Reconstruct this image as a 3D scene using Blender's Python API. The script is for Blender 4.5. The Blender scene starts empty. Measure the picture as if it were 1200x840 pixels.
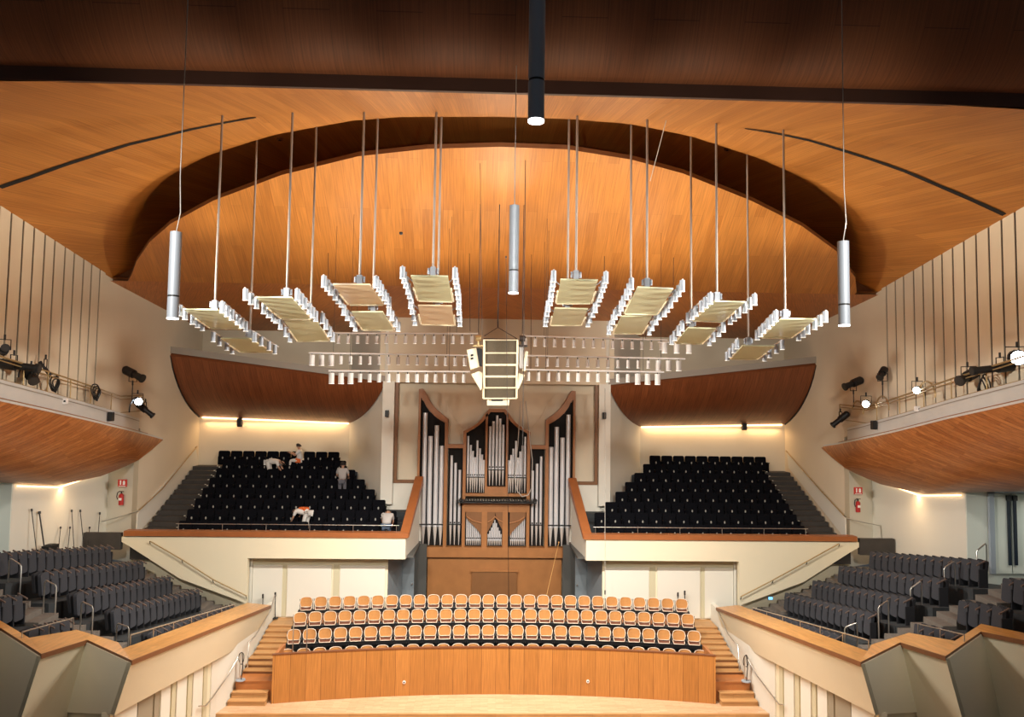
import bpy, math, random
from mathutils import Vector, Matrix
random.seed(7)
C = bpy.context.scene.collection
PI = math.pi
# ------------------------------------------------------------------ camera model (hall frame: X right, Y to the organ, Z up, stage floor Z=0)
F = 870.0; YAW, PITCH, ROLL = 0.03227, 0.06131, 0.01348
CAM = Vector((-0.438, 0.0, 10.2))
_cy, _sy, _ct, _st, _cr, _sr = math.cos(YAW), math.sin(YAW), math.cos(PITCH), math.sin(PITCH), math.cos(ROLL), math.sin(ROLL)
_f = Vector((_sy*_ct, _cy*_ct, _st)); _r = Vector((_cy, -_sy, 0)); _u = _r.cross(_f)
R2 = _cr*_r + _sr*_u; U2 = -_sr*_r + _cr*_u
def P(x, y, Y=None, X=None, Z=None):
    d = R2*((x-600)/F) - U2*((y-420)/F) + _f
    if Y is not None: t = Y/d.y
    elif X is not None: t = (X-CAM.x)/d.x
    else: t = (Z-CAM.z)/d.z
    return CAM + d*t
# ------------------------------------------------------------------ materials
def new_mat(name):
    m = bpy.data.materials.new(name); m.use_nodes = True
    nt = m.node_tree; b = nt.nodes['Principled BSDF']
    return m, nt, b
def plain(name, col, rough=.6, metal=0.0, noise=0.0, nscale=3.0, emit=None, es=0, spec=None):
    m, nt, b = new_mat(name)
    b.inputs['Base Color'].default_value = (*col, 1); b.inputs['Roughness'].default_value = rough; b.inputs['Metallic'].default_value = metal
    if spec is not None: b.inputs['Specular IOR Level'].default_value = spec
    if noise:
        tc = nt.nodes.new('ShaderNodeTexCoord'); n = nt.nodes.new('ShaderNodeTexNoise'); n.inputs['Scale'].default_value = nscale; n.inputs['Detail'].default_value = 5
        mx = nt.nodes.new('ShaderNodeMix'); mx.data_type = 'RGBA'
        mx.inputs[6].default_value = tuple(c*(1-noise) for c in col)+(1,); mx.inputs[7].default_value = tuple(min(1, c*(1+noise)) for c in col)+(1,)
        nt.links.new(tc.outputs['Object'], n.inputs['Vector']); nt.links.new(n.outputs['Fac'], mx.inputs[0]); nt.links.new(mx.outputs[2], b.inputs['Base Color'])
    if emit:
        b.inputs['Emission Color'].default_value = (*emit, 1); b.inputs['Emission Strength'].default_value = es
    return m
def planks(name, c1, c2, mort, length=3.0, width=.25, rough=.45, coord='UV', grain=.25, gap=.006, rot=(0, 0, 0), gscale=(1.2, 30, 30)):
    m, nt, b = new_mat(name); N = nt.nodes; L = nt.links
    tc = N.new('ShaderNodeTexCoord'); mp = N.new('ShaderNodeMapping'); mp.inputs['Rotation'].default_value = rot
    L.new(tc.outputs[coord], mp.inputs['Vector'])
    br = N.new('ShaderNodeTexBrick'); br.offset = .5; br.inputs['Scale'].default_value = 1; br.inputs['Brick Width'].default_value = length
    br.inputs['Row Height'].default_value = width; br.inputs['Mortar Size'].default_value = gap; br.inputs['Mortar Smooth'].default_value = .1; br.inputs['Bias'].default_value = 0
    br.inputs['Color1'].default_value = (*c1, 1); br.inputs['Color2'].default_value = (*c2, 1); br.inputs['Mortar'].default_value = (*mort, 1)
    L.new(mp.outputs[0], br.inputs['Vector'])
    m2 = N.new('ShaderNodeMapping'); m2.inputs['Scale'].default_value = gscale; L.new(mp.outputs[0], m2.inputs['Vector'])
    n = N.new('ShaderNodeTexNoise'); n.inputs['Scale'].default_value = 1; n.inputs['Detail'].default_value = 4; L.new(m2.outputs[0], n.inputs['Vector'])
    rp = N.new('ShaderNodeMapRange'); rp.inputs[1].default_value = .3; rp.inputs[2].default_value = .7; rp.inputs[3].default_value = 1-grain; rp.inputs[4].default_value = 1+grain
    L.new(n.outputs['Fac'], rp.inputs[0])
    mx = N.new('ShaderNodeVectorMath'); mx.operation = 'SCALE'; L.new(br.outputs['Color'], mx.inputs[0]); L.new(rp.outputs[0], mx.inputs['Scale'])
    L.new(mx.outputs[0], b.inputs['Base Color']); b.inputs['Roughness'].default_value = rough
    return m
M = {}
M['ceil'] = planks('ceiling_wood', (.54, .225, .048), (.44, .17, .032), (.32, .11, .02), 5.5, .36, rough=.5, gap=.004, grain=.2, gscale=(.6, 22, 22))
M['ceil_dark'] = planks('dark_ceiling_wood', (.17, .06, .02), (.15, .05, .017), (.08, .026, .01), 7, .9, rough=.6, gap=.004)  # same wood as the vault, with its shade put into the colour
M['ceil_rear'] = planks('rear_ceiling_wood', (.52, .20, .046), (.46, .165, .036), (.3, .1, .02), 6, .4, rough=.5, gap=.004)
M['belly'] = planks('reflector_wood', (.46, .175, .050), (.32, .105, .028), (.15, .045, .012), 4.5, .17, rough=.42, grain=.3)
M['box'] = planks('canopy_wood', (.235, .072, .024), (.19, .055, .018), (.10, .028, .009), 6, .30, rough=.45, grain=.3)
M['chor'] = planks('cherry_panelling', (.48, .20, .048), (.41, .165, .037), (.16, .05, .015), 5, .50, rough=.4, grain=.18)
M['organ'] = plain('organ_oak', (.33, .14, .045), .45, noise=.25, nscale=2)
M['organ_dark'] = plain('organ_side_wood', (.20, .085, .027), .5, noise=.2, nscale=2)
M['cap'] = planks('parapet_cap_wood', (.62, .31, .085), (.54, .25, .062), (.3, .12, .03), 2.2, .7, rough=.3, coord='Object', grain=.2, rot=(0, 0, PI/2), gap=.003, gscale=(1, 14, 14))
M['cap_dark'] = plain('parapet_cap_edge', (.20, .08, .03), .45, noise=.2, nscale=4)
M['terr_cap'] = plain('terrace_cap_wood', (.30, .10, .03), .4, noise=.2, nscale=3)
M['stair'] = planks('stair_oak', (.52, .29, .12), (.44, .235, .09), (.22, .10, .04), 1.6, .3, rough=.45, coord='Object', grain=.2, gap=.002)
M['stair_red'] = plain('stair_cherry', (.42, .155, .045), .42, noise=.2, nscale=4)
M['stage'] = planks('stage_floor_oak', (.66, .43, .26), (.54, .33, .19), (.35, .2, .11), .55, .09, rough=.35, coord='Object', grain=.15, gap=.003, gscale=(4, 30, 30))
M['cream'] = plain('cream_plaster', (.74, .68, .51), .65, noise=.05, nscale=.5)
M['wall'] = plain('beige_wall', (.70, .61, .46), .7, noise=.10, nscale=.35)  # soft blotches in the colour stand for uneven light on the walls
M['white'] = plain('white_plaster', (.72, .70, .62), .6, noise=.03, nscale=.6)
M['pale'] = plain('pale_green_wall', (.70, .73, .66), .6)
M['olive'] = plain('olive_strip', (.56, .52, .36), .6)
M['taupe'] = plain('taupe_door', (.30, .26, .19), .6)
M['grey_wall'] = plain('blue_grey_wall', (.20, .235, .26), .6)
M['grey_dark'] = plain('dark_grey_wall', (.075, .075, .07), .6)
M['grey_fascia'] = plain('light_grey_fascia', (.55, .55, .53), .45, noise=.08, nscale=1.5)
M['grey_ledge'] = plain('grey_ledge', (.30, .27, .23), .6)
M['slot'] = plain('black_slot', (.008, .006, .006), .9)
M['fascia'] = plain('brown_fascia', (.07, .032, .022), .6, noise=.1)
M['carpet'] = plain('stair_stone', (.17, .15, .13), .8, noise=.25, nscale=6)
M['floor_dark'] = plain('dark_blue_carpet', (.035, .04, .045), .9, noise=.2, nscale=5)
M['step_dark'] = plain('dark_stair_stone', (.045, .040, .036), .85, noise=.3, nscale=3)
M['seat_black'] = plain('black_upholstery', (.0042, .0045, .0065), .95, spec=.08)
M['seat_grey'] = plain('charcoal_upholstery', (.040, .043, .054), .9, noise=.15, nscale=20)
M['seat_back'] = plain('dark_seat_back', (.016, .017, .022), .85)
M['arm'] = plain('armrest_wood', (.11, .078, .066), .6)
M['plate'] = plain('number_plate', (.32, .31, .28), .5)
M['chair'] = plain('moulded_beech', (.50, .235, .08), .25, noise=.12, nscale=9)
M['chair_seat'] = plain('dark_seat_pad', (.13, .045, .025), .5)  # seat surface darker than the chair back
M['chair_edge'] = plain('pale_laminate_edge', (.80, .66, .52), .3)
M['black'] = plain('black_metal', (.008, .008, .009), .5)
M['steel'] = plain('brushed_steel', (.62, .61, .58), .28, .9)
M['tin'] = plain('organ_tin', (.80, .82, .86), .36, .55)
M['tin_foot'] = plain('organ_pipe_foot', (.72, .70, .68), .38, .5)
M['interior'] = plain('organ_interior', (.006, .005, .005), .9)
M['alu'] = plain('silver_aluminium', (.36, .40, .46), .5, .2)
M['ring'] = plain('dark_ring', (.02, .02, .02), .5)
M['lampwhite'] = plain('white_lamp_body', (.60, .58, .56), .5)
M['lens_soft'] = plain('lamp_glow', (.85, .85, .83), .4, emit=(1, .97, .9), es=.35)
M['lens_hot'] = plain('hot_lens', (1, 1, 1), .4, emit=(.85, .93, 1), es=28)
M['pend_glow'] = plain('pendant_glow', (1, 1, 1), .4, emit=(1, .98, .94), es=6)
M['cove'] = plain('cove_light', (1, .8, .5), .5, emit=(1, .66, .34), es=4)
M['acrylic'] = plain('frosted_acrylic', (.70, .72, .47), .25)
M['acrylic_warm'] = plain('warm_acrylic', (.86, .68, .44), .25)
M['grille'] = plain('speaker_grille', (.10, .075, .045), .7, noise=.3, nscale=40)
M['spk_cream'] = plain('cream_cabinet', (.86, .78, .56), .4)
M['gold'] = plain('gold_rail', (.42, .29, .13), .4, .4)
M['cable'] = plain('dark_cable', (.03, .02, .016), .6)
M['cable_grey'] = plain('grey_cable', (.45, .43, .40), .5)
M['rod'] = plain('hanging_rod', (.34, .29, .25), .5, .2)
M['orange_cord'] = plain('orange_rope', (.55, .30, .10), .7)
M['red'] = plain('extinguisher_red', (.42, .02, .02), .35)
M['sign_red'] = plain('sign_red', (.55, .03, .02), .5)
M['sign_white'] = plain('sign_white', (.85, .82, .8), .5)
M['skin'] = plain('skin', (.42, .23, .15), .6)
M['hair'] = plain('dark_hair', (.012, .008, .006), .7)
M['shirt'] = plain('white_shirt', (.62, .60, .57), .8)
M['shirt_grey'] = plain('pale_grey_shirt', (.36, .34, .33), .8)
M['orange'] = plain('orange_cloth', (.62, .12, .02), .8)
M['jeans'] = plain('grey_jeans', (.11, .11, .13), .85)
M['denim'] = plain('blue_denim', (.05, .075, .12), .85)
M['glassbar'] = plain('dark_blue_glass', (.012, .02, .035), .15)
M['step_light'] = plain('step_marker', (.5, .48, .42), .4, emit=(1, .85, .6), es=.12)
M['blue_sign'] = plain('blue_exit_glow', (.1, .3, .5), .4, emit=(.25, .65, 1), es=1.2)
# ------------------------------------------------------------------ mesh builder
class MB:
    def __init__(s): s.v = []; s.f = []; s.uv = {}; s.sm = []
    def add(s, vs, fs, smooth=False, uvs=None):
        o = len(s.v); s.v += [tuple(v) for v in vs]
        for i, f in enumerate(fs):
            if uvs: s.uv[len(s.f)] = [uvs[k] for k in f]
            s.f.append(tuple(k+o for k in f)); s.sm.append(smooth)
        return s
    def hexa(s, p):   # p: 4 bottom ccw, 4 top ccw
        return s.add(p, [(3, 2, 1, 0), (4, 5, 6, 7), (0, 1, 5, 4), (1, 2, 6, 5), (2, 3, 7, 6), (3, 0, 4, 7)])
    def box(s, x0, x1, y0, y1, z0, z1, mat=None):
        p = [(x0, y0, z0), (x1, y0, z0), (x1, y1, z0), (x0, y1, z0), (x0, y0, z1), (x1, y0, z1), (x1, y1, z1), (x0, y1, z1)]
        if x0 > x1: p = [p[1], p[0], p[3], p[2], p[5], p[4], p[7], p[6]]
        if mat is not None: p = [mat @ Vector(q) for q in p]
        return s.hexa(p)
    def cbox(s, c, d, mat=None):
        m = Matrix.Translation(c) @ (mat if mat is not None else Matrix())
        return s.box(-d[0]/2, d[0]/2, -d[1]/2, d[1]/2, -d[2]/2, d[2]/2, m)
    def bevbox(s, c, d, b, mat=None):   # box whose XZ outline has chamfered corners, extruded in Y
        w, h = d[0]/2, d[2]/2
        o = [(-w+b, -h), (w-b, -h), (w-.3*b, -h+.3*b), (w, -h+b), (w, h-b), (w-.3*b, h-.3*b), (w-b, h), (-w+b, h), (-w+.3*b, h-.3*b), (-w, h-b), (-w, -h+b), (-w+.3*b, -h+.3*b)]
        m = Matrix.Translation(c) @ (mat if mat is not None else Matrix())
        n = len(o); vs = [m @ Vector((x, -d[1]/2, z)) for x, z in o]+[m @ Vector((x, d[1]/2, z)) for x, z in o]
        return s.add(vs, [tuple(range(n)), tuple(range(2*n-1, n-1, -1))]+[((i+1) % n, i, i+n, (i+1) % n+n) for i in range(n)])
    def prism(s, poly, ext):
        n = len(poly); e = Vector(ext); a = [Vector(p) for p in poly]
        return s.add(a+[p+e for p in a], [tuple(range(n-1, -1, -1)), tuple(range(n, 2*n))]+[(i, (i+1) % n, (i+1) % n+n, i+n) for i in range(n)])
    def cyl(s, p0, p1, r0, r1=None, n=10, caps=True):
        r1 = r0 if r1 is None else r1
        p0 = Vector(p0); p1 = Vector(p1); a = (p1-p0).normalized(); t = a.orthogonal().normalized(); w = a.cross(t)
        vs = [p0+(t*math.cos(2*PI*i/n)+w*math.sin(2*PI*i/n))*r0 for i in range(n)]+[p1+(t*math.cos(2*PI*i/n)+w*math.sin(2*PI*i/n))*r1 for i in range(n)]
        s.add(vs, [(i, (i+1) % n, (i+1) % n+n, i+n) for i in range(n)], True)
        if caps: s.add(vs, [tuple(range(n-1, -1, -1)), tuple(range(n, 2*n))])
        return s
    def tube(s, pts, r, n=6, closed=False):
        pts = [Vector(p) for p in pts]; rings = []; K = len(pts)
        for i, p in enumerate(pts):
            a = (pts[(i+1) % K]-pts[i-1]) if closed or 0 < i < K-1 else (pts[1]-pts[0] if i == 0 else pts[-1]-pts[-2])
            a.normalize()
            if i == 0: t = a.orthogonal().normalized()
            else: t = (t-a*t.dot(a)).normalized()
            w = a.cross(t); rings.append([p+(t*math.cos(2*PI*j/n)+w*math.sin(2*PI*j/n))*r for j in range(n)])
        vs = [v for g in rings for v in g]; fs = []
        for i in range(K if closed else K-1):
            a, b = i*n, ((i+1) % K)*n
            fs += [(a+j, a+(j+1) % n, b+(j+1) % n, b+j) for j in range(n)]
        s.add(vs, fs, True)
        if not closed: s.add(rings[0], [tuple(range(n-1, -1, -1))]); s.add(rings[-1], [tuple(range(n))])
        return s
    def grid(s, rows, uv=None, smooth=True, flip=False):
        nr, nc = len(rows), len(rows[0]); vs = [p for r in rows for p in r]
        fs = []
        for i in range(nr-1):
            for j in range(nc-1):
                f = (i*nc+j, i*nc+j+1, (i+1)*nc+j+1, (i+1)*nc+j); fs.append(f[::-1] if flip else f)
        uvs = [q for r in uv for q in r] if uv else None
        return s.add(vs, fs, smooth, uvs)
    def mesh(s, name, mat):
        me = bpy.data.meshes.new(name); me.from_pydata(s.v, [], s.f); me.materials.append(mat)
        me.polygons.foreach_set('use_smooth', s.sm)
        if s.uv:
            ul = me.uv_layers.new(name='UVMap')
            for pi, p in enumerate(me.polygons):
                if pi in s.uv:
                    for k, li in enumerate(p.loop_indices): ul.data[li].uv = s.uv[pi][k]
        me.update(); return me
    def build(s, name, mat, parent=None):
        o = bpy.data.objects.new(name, s.mesh(name, mat)); C.objects.link(o)
        if parent is not None: o.parent = parent
        return o
def tag(o, label, cat, group=None, kind=None):
    o['label'] = label; o['category'] = cat
    if group: o['group'] = group
    if kind: o['kind'] = kind
    return o
def thing(name, label, cat, loc=(0, 0, 0), rot=0, group=None):
    o = bpy.data.objects.new(name, None); C.objects.link(o); o.empty_display_size = .2
    o.location = loc; o.rotation_euler = (0, 0, rot) if not isinstance(rot, tuple) else rot
    return tag(o, label, cat, group)
def struct(name, mb, mat, parent=None, label=None):
    o = mb.build(name, mat, parent)
    if parent is None: o['kind'] = 'structure'
    if label: o['label'] = label
    return o
def put(name, mesh, parent, loc=(0, 0, 0), rot=(0, 0, 0), label=None):
    o = bpy.data.objects.new(name, mesh); C.objects.link(o); o.parent = parent; o.location = loc; o.rotation_euler = rot
    if label: o['label'] = label
    return o
ORD = ['first', 'second', 'third', 'fourth', 'fifth', 'sixth', 'seventh', 'eighth', 'ninth', 'tenth', 'eleventh', 'twelfth', 'thirteenth', 'fourteenth', 'fifteenth', 'sixteenth', 'seventeenth', 'eighteenth', 'nineteenth', 'twentieth', 'twenty-first', 'twenty-second', 'twenty-third', 'twenty-fourth', 'twenty-fifth', 'twenty-sixth', 'twenty-seventh', 'twenty-eighth']
SIDES = ((-1, 'left'), (1, 'right'))
def lerp(a, b, t): return a+(b-a)*t
def interp(xs, ys, x):
    if x <= xs[0]: return ys[0]
    for i in range(len(xs)-1):
        if x <= xs[i+1]: return lerp(ys[i], ys[i+1], (x-xs[i])/(xs[i+1]-xs[i]))
    return ys[-1]
WX = 14.6
# ================================================================== CEILING
def ceilA(X, Y):
    zc = 17.15-.03*(Y-18) if Y > 18 else lerp(16.66, 17.15, (Y-15)/3)
    zw = 16.24-.152*(Y-18) if Y > 18 else lerp(16.3, 16.24, (Y-15)/3)
    w = min(1, abs(X)/WX)**4.5
    z = zc*(1-w)+zw*w
    if arc:
        d = arcY(X)-Y
        if d < 1.35 and abs(X) < 13.5: z += min(.7, .7*((1.35-d)/1.35)**1.9)*min(1, (13.5-abs(X))/2.2)
    return z
arc = []
def ceilB(Y): return 14.6+(28-Y)*.2298
def wood_uv(X, Y): return (Y*1.05, abs(X)+.5*Y*min(1, abs(X)/7)+(100 if X < 0 else 0))
def sheet(fn, xs, ys, uvf, thick=.12):
    m = MB(); rows = [[(x, y, fn(x, y)) for x in xs] for y in ys]; uv = [[uvf(x, y) for x in xs] for y in ys]
    m.grid(rows, uv, flip=True)
    m.grid([[(x, y, z+thick) for x, y, z in r] for r in rows])
    return m
XS = [-WX+i*(2*WX/48) for i in range(49)]
# arched reflector in the middle: flat sloping panel whose front edge is an arc
arc_px = [(152, 331), (154, 322), (160, 306), (175, 284), (200, 262), (250, 235), (330, 205), (420, 183), (500, 174.5), (585, 172), (665, 175), (740, 187), (800, 203), (880, 235), (940, 265), (980, 294), (1002, 325), (1004, 343)]
arc = []
for x, y in arc_px:
    d = P(x, y, Y=1.0)-CAM; t = (14.6+28*.2298-CAM.z)/(d.z+.2298); p = CAM+d*t; arc.append((p.x, min(p.y, 28.0)))
def arcY(X):
    X = max(arc[0][0], min(arc[-1][0], X))
    for i in range(len(arc)-1):
        if arc[i][0] <= X <= arc[i+1][0]:
            return lerp(arc[i][1], arc[i+1][1], (X-arc[i][0])/max(1e-6, arc[i+1][0]-arc[i][0]))
    return 28
xsB = []
for i in range(len(arc)-1):
    for k in range(4): xsB.append(lerp(arc[i][0], arc[i+1][0], k/4))
xsB.append(arc[-1][0])
m = MB(); rows = []; uv = []
for j in range(9):
    rr = []; uu = []
    for x in xsB:
        y = lerp(arcY(x), 28.0, j/8); rr.append((x, y, ceilB(y))); uu.append((y*1.0, x/(y+19)*47+50))
    rows.append(rr); uv.append(uu)
m.grid(rows, uv, flip=True)
m.grid([[(x, y, z+.12) for x, y, z in r] for r in rows])
o = struct('ceiling_arched_reflector', m, M['ceil'])
XA = [-WX+i*(2*WX/110) for i in range(111)]
struct('ceiling_side_vault', sheet(ceilA, XA, [15+i*.3 for i in range(44)]+[28.2], wood_uv), M['ceil'])
m = MB(); e0 = rows[0]; m.grid([e0, [(x, y, z+.12) for x, y, z in e0]], smooth=False); struct('trim_arch_lip', m, M['cap_dark'])
# lower rear band
def ceilC(X, Y): return 14.6-(Y-28)*.10
struct('ceiling_rear_band', sheet(ceilC, XS, [28, 29, 30, 31, 32, 33, 34, 35, 36, 37.3], lambda x, y: (y*1.05, abs(x)-.5*y+60)), M['ceil_rear'])
m = MB(); m.box(-WX, WX, 28.18, 28.26, 14.62, 17.9); struct('trim_vault_riser', m, M['cap_dark'])
# front wave
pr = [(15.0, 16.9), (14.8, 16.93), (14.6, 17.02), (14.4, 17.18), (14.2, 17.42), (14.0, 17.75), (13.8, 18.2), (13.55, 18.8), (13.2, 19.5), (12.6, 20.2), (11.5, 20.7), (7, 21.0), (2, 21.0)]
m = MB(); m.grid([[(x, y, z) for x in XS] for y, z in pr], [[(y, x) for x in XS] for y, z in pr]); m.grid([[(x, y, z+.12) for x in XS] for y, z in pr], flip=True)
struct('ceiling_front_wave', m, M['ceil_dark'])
m = MB(); m.box(-WX, WX, 14.97, 15.06, 16.62, 16.92); struct('trim_ceiling_fascia', m, M['fascia'])
# slots in the side vault
def slot(pxs, name, w0=.035, w1=.09):
    m = MB(); pts = []
    for x, y in pxs:
        d = P(x, y, Y=1.0)-CAM; Y = 15.1
        while Y < 29 and CAM.z+d.z*Y < ceilA(CAM.x+d.x*Y, Y): Y += .02
        if abs(CAM.x+d.x*Y) < WX-.02: pts.append((CAM.x+d.x*Y, Y))
    L = []; Rr = []
    for i, (X, Y) in enumerate(pts):
        w = lerp(w0, w1, i/(len(pts)-1)); L.append((X, Y-w, ceilA(X, Y-w)-.012)); Rr.append((X, Y+w, ceilA(X, Y+w)-.012))
    m.grid([L, Rr]); m.grid([[(a, b, c+.03) for a, b, c in L], [(a, b, c+.03) for a, b, c in Rr]]); struct(name, m, M['slot'])
slot([(300, 137), (262, 143.5), (225, 151), (188, 160), (150, 169), (112, 181), (75, 193), (38, 206), (0, 219), (-40, 234)], 'trim_ceiling_slot')
slot([(873, 150), (910, 156), (948, 164), (985, 175), (1022, 186.5), (1060, 200), (1098, 216), (1140, 234), (1177, 251)], 'trim_ceiling_slot')
slot([(156, 324), (147, 328), (138, 332)], 'trim_ceiling_slot', .12, .12)
slot([(1003, 340), (1009, 343), (1018, 348)], 'trim_ceiling_slot', .12, .12)
# ================================================================== WALLS
def wz(Y): return interp([0, 18, 28, 37.3], [19, 16.4, 14.9, 13.9], Y)
for s, side in SIDES:
    # smooth upper wall behind the slat zone
    m = MB(); ys = [4, 10, 15, 18, 20, 22, 24, 26, 27.9, 29, 30.95, 30.961, 33, 35, 37.2]
    def lowz(Y): return 3.8 if Y >= 30.955 else interp([0, 22, 30.9], [13.2, 10.3, 9.0], Y)
    rows = [[(s*WX, y, lowz(y)) for y in ys], [(s*WX, y, wz(y)+.2) for y in ys]]
    m.grid(rows, flip=(s > 0)); m.grid([[(x+s*.2, y, z) for x, y, z in r] for r in rows], flip=(s < 0))
    m.grid([rows[0], [(x+s*.2, y, z) for x, y, z in rows[0]]])
    struct('wall_'+side, m, M['wall'])
    # slatted panels
    px = [9.4-15, 9.4, 23.7, 37.2, 49.9, 62.2, 74.4, 85.8, 96.8, 106.9, 116.6, 124] if s < 0 else [1218, 1192.6, 1176, 1161.2, 1145.5, 1131.6, 1117.7, 1105.4, 1094, 1082.6, 1071.3, 1059.8, 1049.6, 1039.4, 1033]
    edges = [P(x, 300, X=s*WX).y for x in px]
    edges = [7, 9, 11, 13, 14.5, 16, 17.3, 18.5, 19.5] + [e for e in edges if e > 19.7]
    pan = MB(); back = MB()
    for i in range(len(edges)-1):
        a, b = edges[i], edges[i+1]; g = .05 if i % 2 else .03
        x0, x1 = s*(WX-.045), s*(WX-.015)
        q = [(x0, a+g, lowz(a)+.3), (x1, a+g, lowz(a)+.3), (x1, b-g, lowz(b)+.3), (x0, b-g, lowz(b)+.3)]
        t = [(x0, a+g, wz(a)-.22+.2), (x1, a+g, wz(a)-.02), (x1, b-g, wz(b)-.02), (x0, b-g, wz(b)-.02)]
        if s > 0: q.reverse(); t.reverse()
        pan.hexa(q+t)
    back.grid([[(s*(WX-.012), y, lowz(y)+.3) for y in edges], [(s*(WX-.012), y, wz(y)) for y in edges]], flip=(s > 0))
    o = struct('wall_%s_panelling' % side, pan, M['wall']); struct('wall_%s_panel_gaps' % side, back, M['slot'])
    # jog and lower wall behind the side seats
    m = MB(); m.prism([(s*(WX+.19), 30.99, 3.6), (s*16.2, 31.77, 3.6), (s*16.2, 31.77, 9.0), (s*(WX+.19), 30.99, 9.0)], (0, .2, 0)); struct('wall_%s_return' % side, m, M['white'])
    m = MB(); m.box(s*16.2, s*16.4, 25.5, 31.9, 3.4, 9.0); struct('wall_%s_lower' % side, m, M['white'])
    m = MB(); m.box(s*16.21, s*20.4, 25.46, 25.66, 3.4, 9.5); m.box(s*20.2, s*20.4, 15, 25.5, 4, 10.5); struct('wall_%s_lobby' % side, m, M['pale'])
    # soffit above the lower wall
    m = MB(); m.grid([[(s*16.0, y, z) for y, z in ((14, 9.1), (20, 8.2), (25.5, 7.45), (28, 7.1), (31.9, 7.5))], [(s*20.3, y, z) for y, z in ((14, 9.1), (20, 8.2), (25.5, 7.45), (28, 7.1), (31.9, 7.5))]])
    m.grid([[(s*16.0, y, z+.1) for y, z in ((14, 9.1), (20, 8.2), (25.5, 7.45), (28, 7.1), (31.9, 7.5))], [(s*20.3, y, z+.1) for y, z in ((14, 9.1), (20, 8.2), (25.5, 7.45), (28, 7.1), (31.9, 7.5))]])
    struct('ceiling_%s_soffit' % side, m, M['cream'])
    # inner cheek wall of the upper terrace, pilaster
    m = MB(); m.prism([(s*5.05, 33.5, 4.3), (s*7.25, 37.2, 4.3), (s*7.25, 37.2, 14.0), (s*5.05, 33.5, 14.2)], (-s*.12, .05, 0)); struct('wall_%s_cheek' % side, m, M['white'])
    m = MB(); m.box(s*4.60, s*5.12, 33.4, 33.6, 5.7, 11.15); struct('trim_%s_pilaster' % side, m, M['white'])
m = MB(); m.box(-WX-.2, WX+.2, 37.2, 37.4, 3.6, 14.0); struct('wall_back', m, M['wall'])
m = MB(); m.box(-5.3, 5.3, 33.55, 33.75, 11.12, 14.2); struct('wall_back_centre_upper', m, M['wall'])
m = MB(); m.box(-5.1, 5.1, 34.0, 34.15, 1.5, 11.3); struct('wall_back_centre', m, M['wall'])
# framed panels beside the organ
for s, side in SIDES:
    m = MB(); z0 = 6.75; z1 = 11.1
    m.box(s*4.45, s*4.58, 33.62, 33.8, z0, z1); m.box(s*3.4, s*4.58, 33.62, 33.8, z0-.14, z0)
    struct('trim_%s_panel_frame' % side, m, M['organ_dark'])
    m = MB(); m.box(s*3.3, s*5.1, 33.66, 33.9, 3.9, z0-.14); struct('wall_%s_organ_flank' % side, m, M['white'])
# round shadows on the wall behind the organ, shaped as thin raised plates
for s, side in SIDES:
    m = MB(); m.prism([(s*3.4, 33.98, 10.6), (s*2.75, 33.98, 10.75), (s*2.35, 33.98, 10.3), (s*2.05, 33.98, 9.7), (s*1.6, 33.98, 9.1), (s*1.05, 33.98, 8.75), (s*1.05, 33.98, 7.0), (s*3.4, 33.98, 7.0)], (0, -.06, 0)); struct('trim_%s_curved_screen' % side, m, M['wall'])
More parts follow.
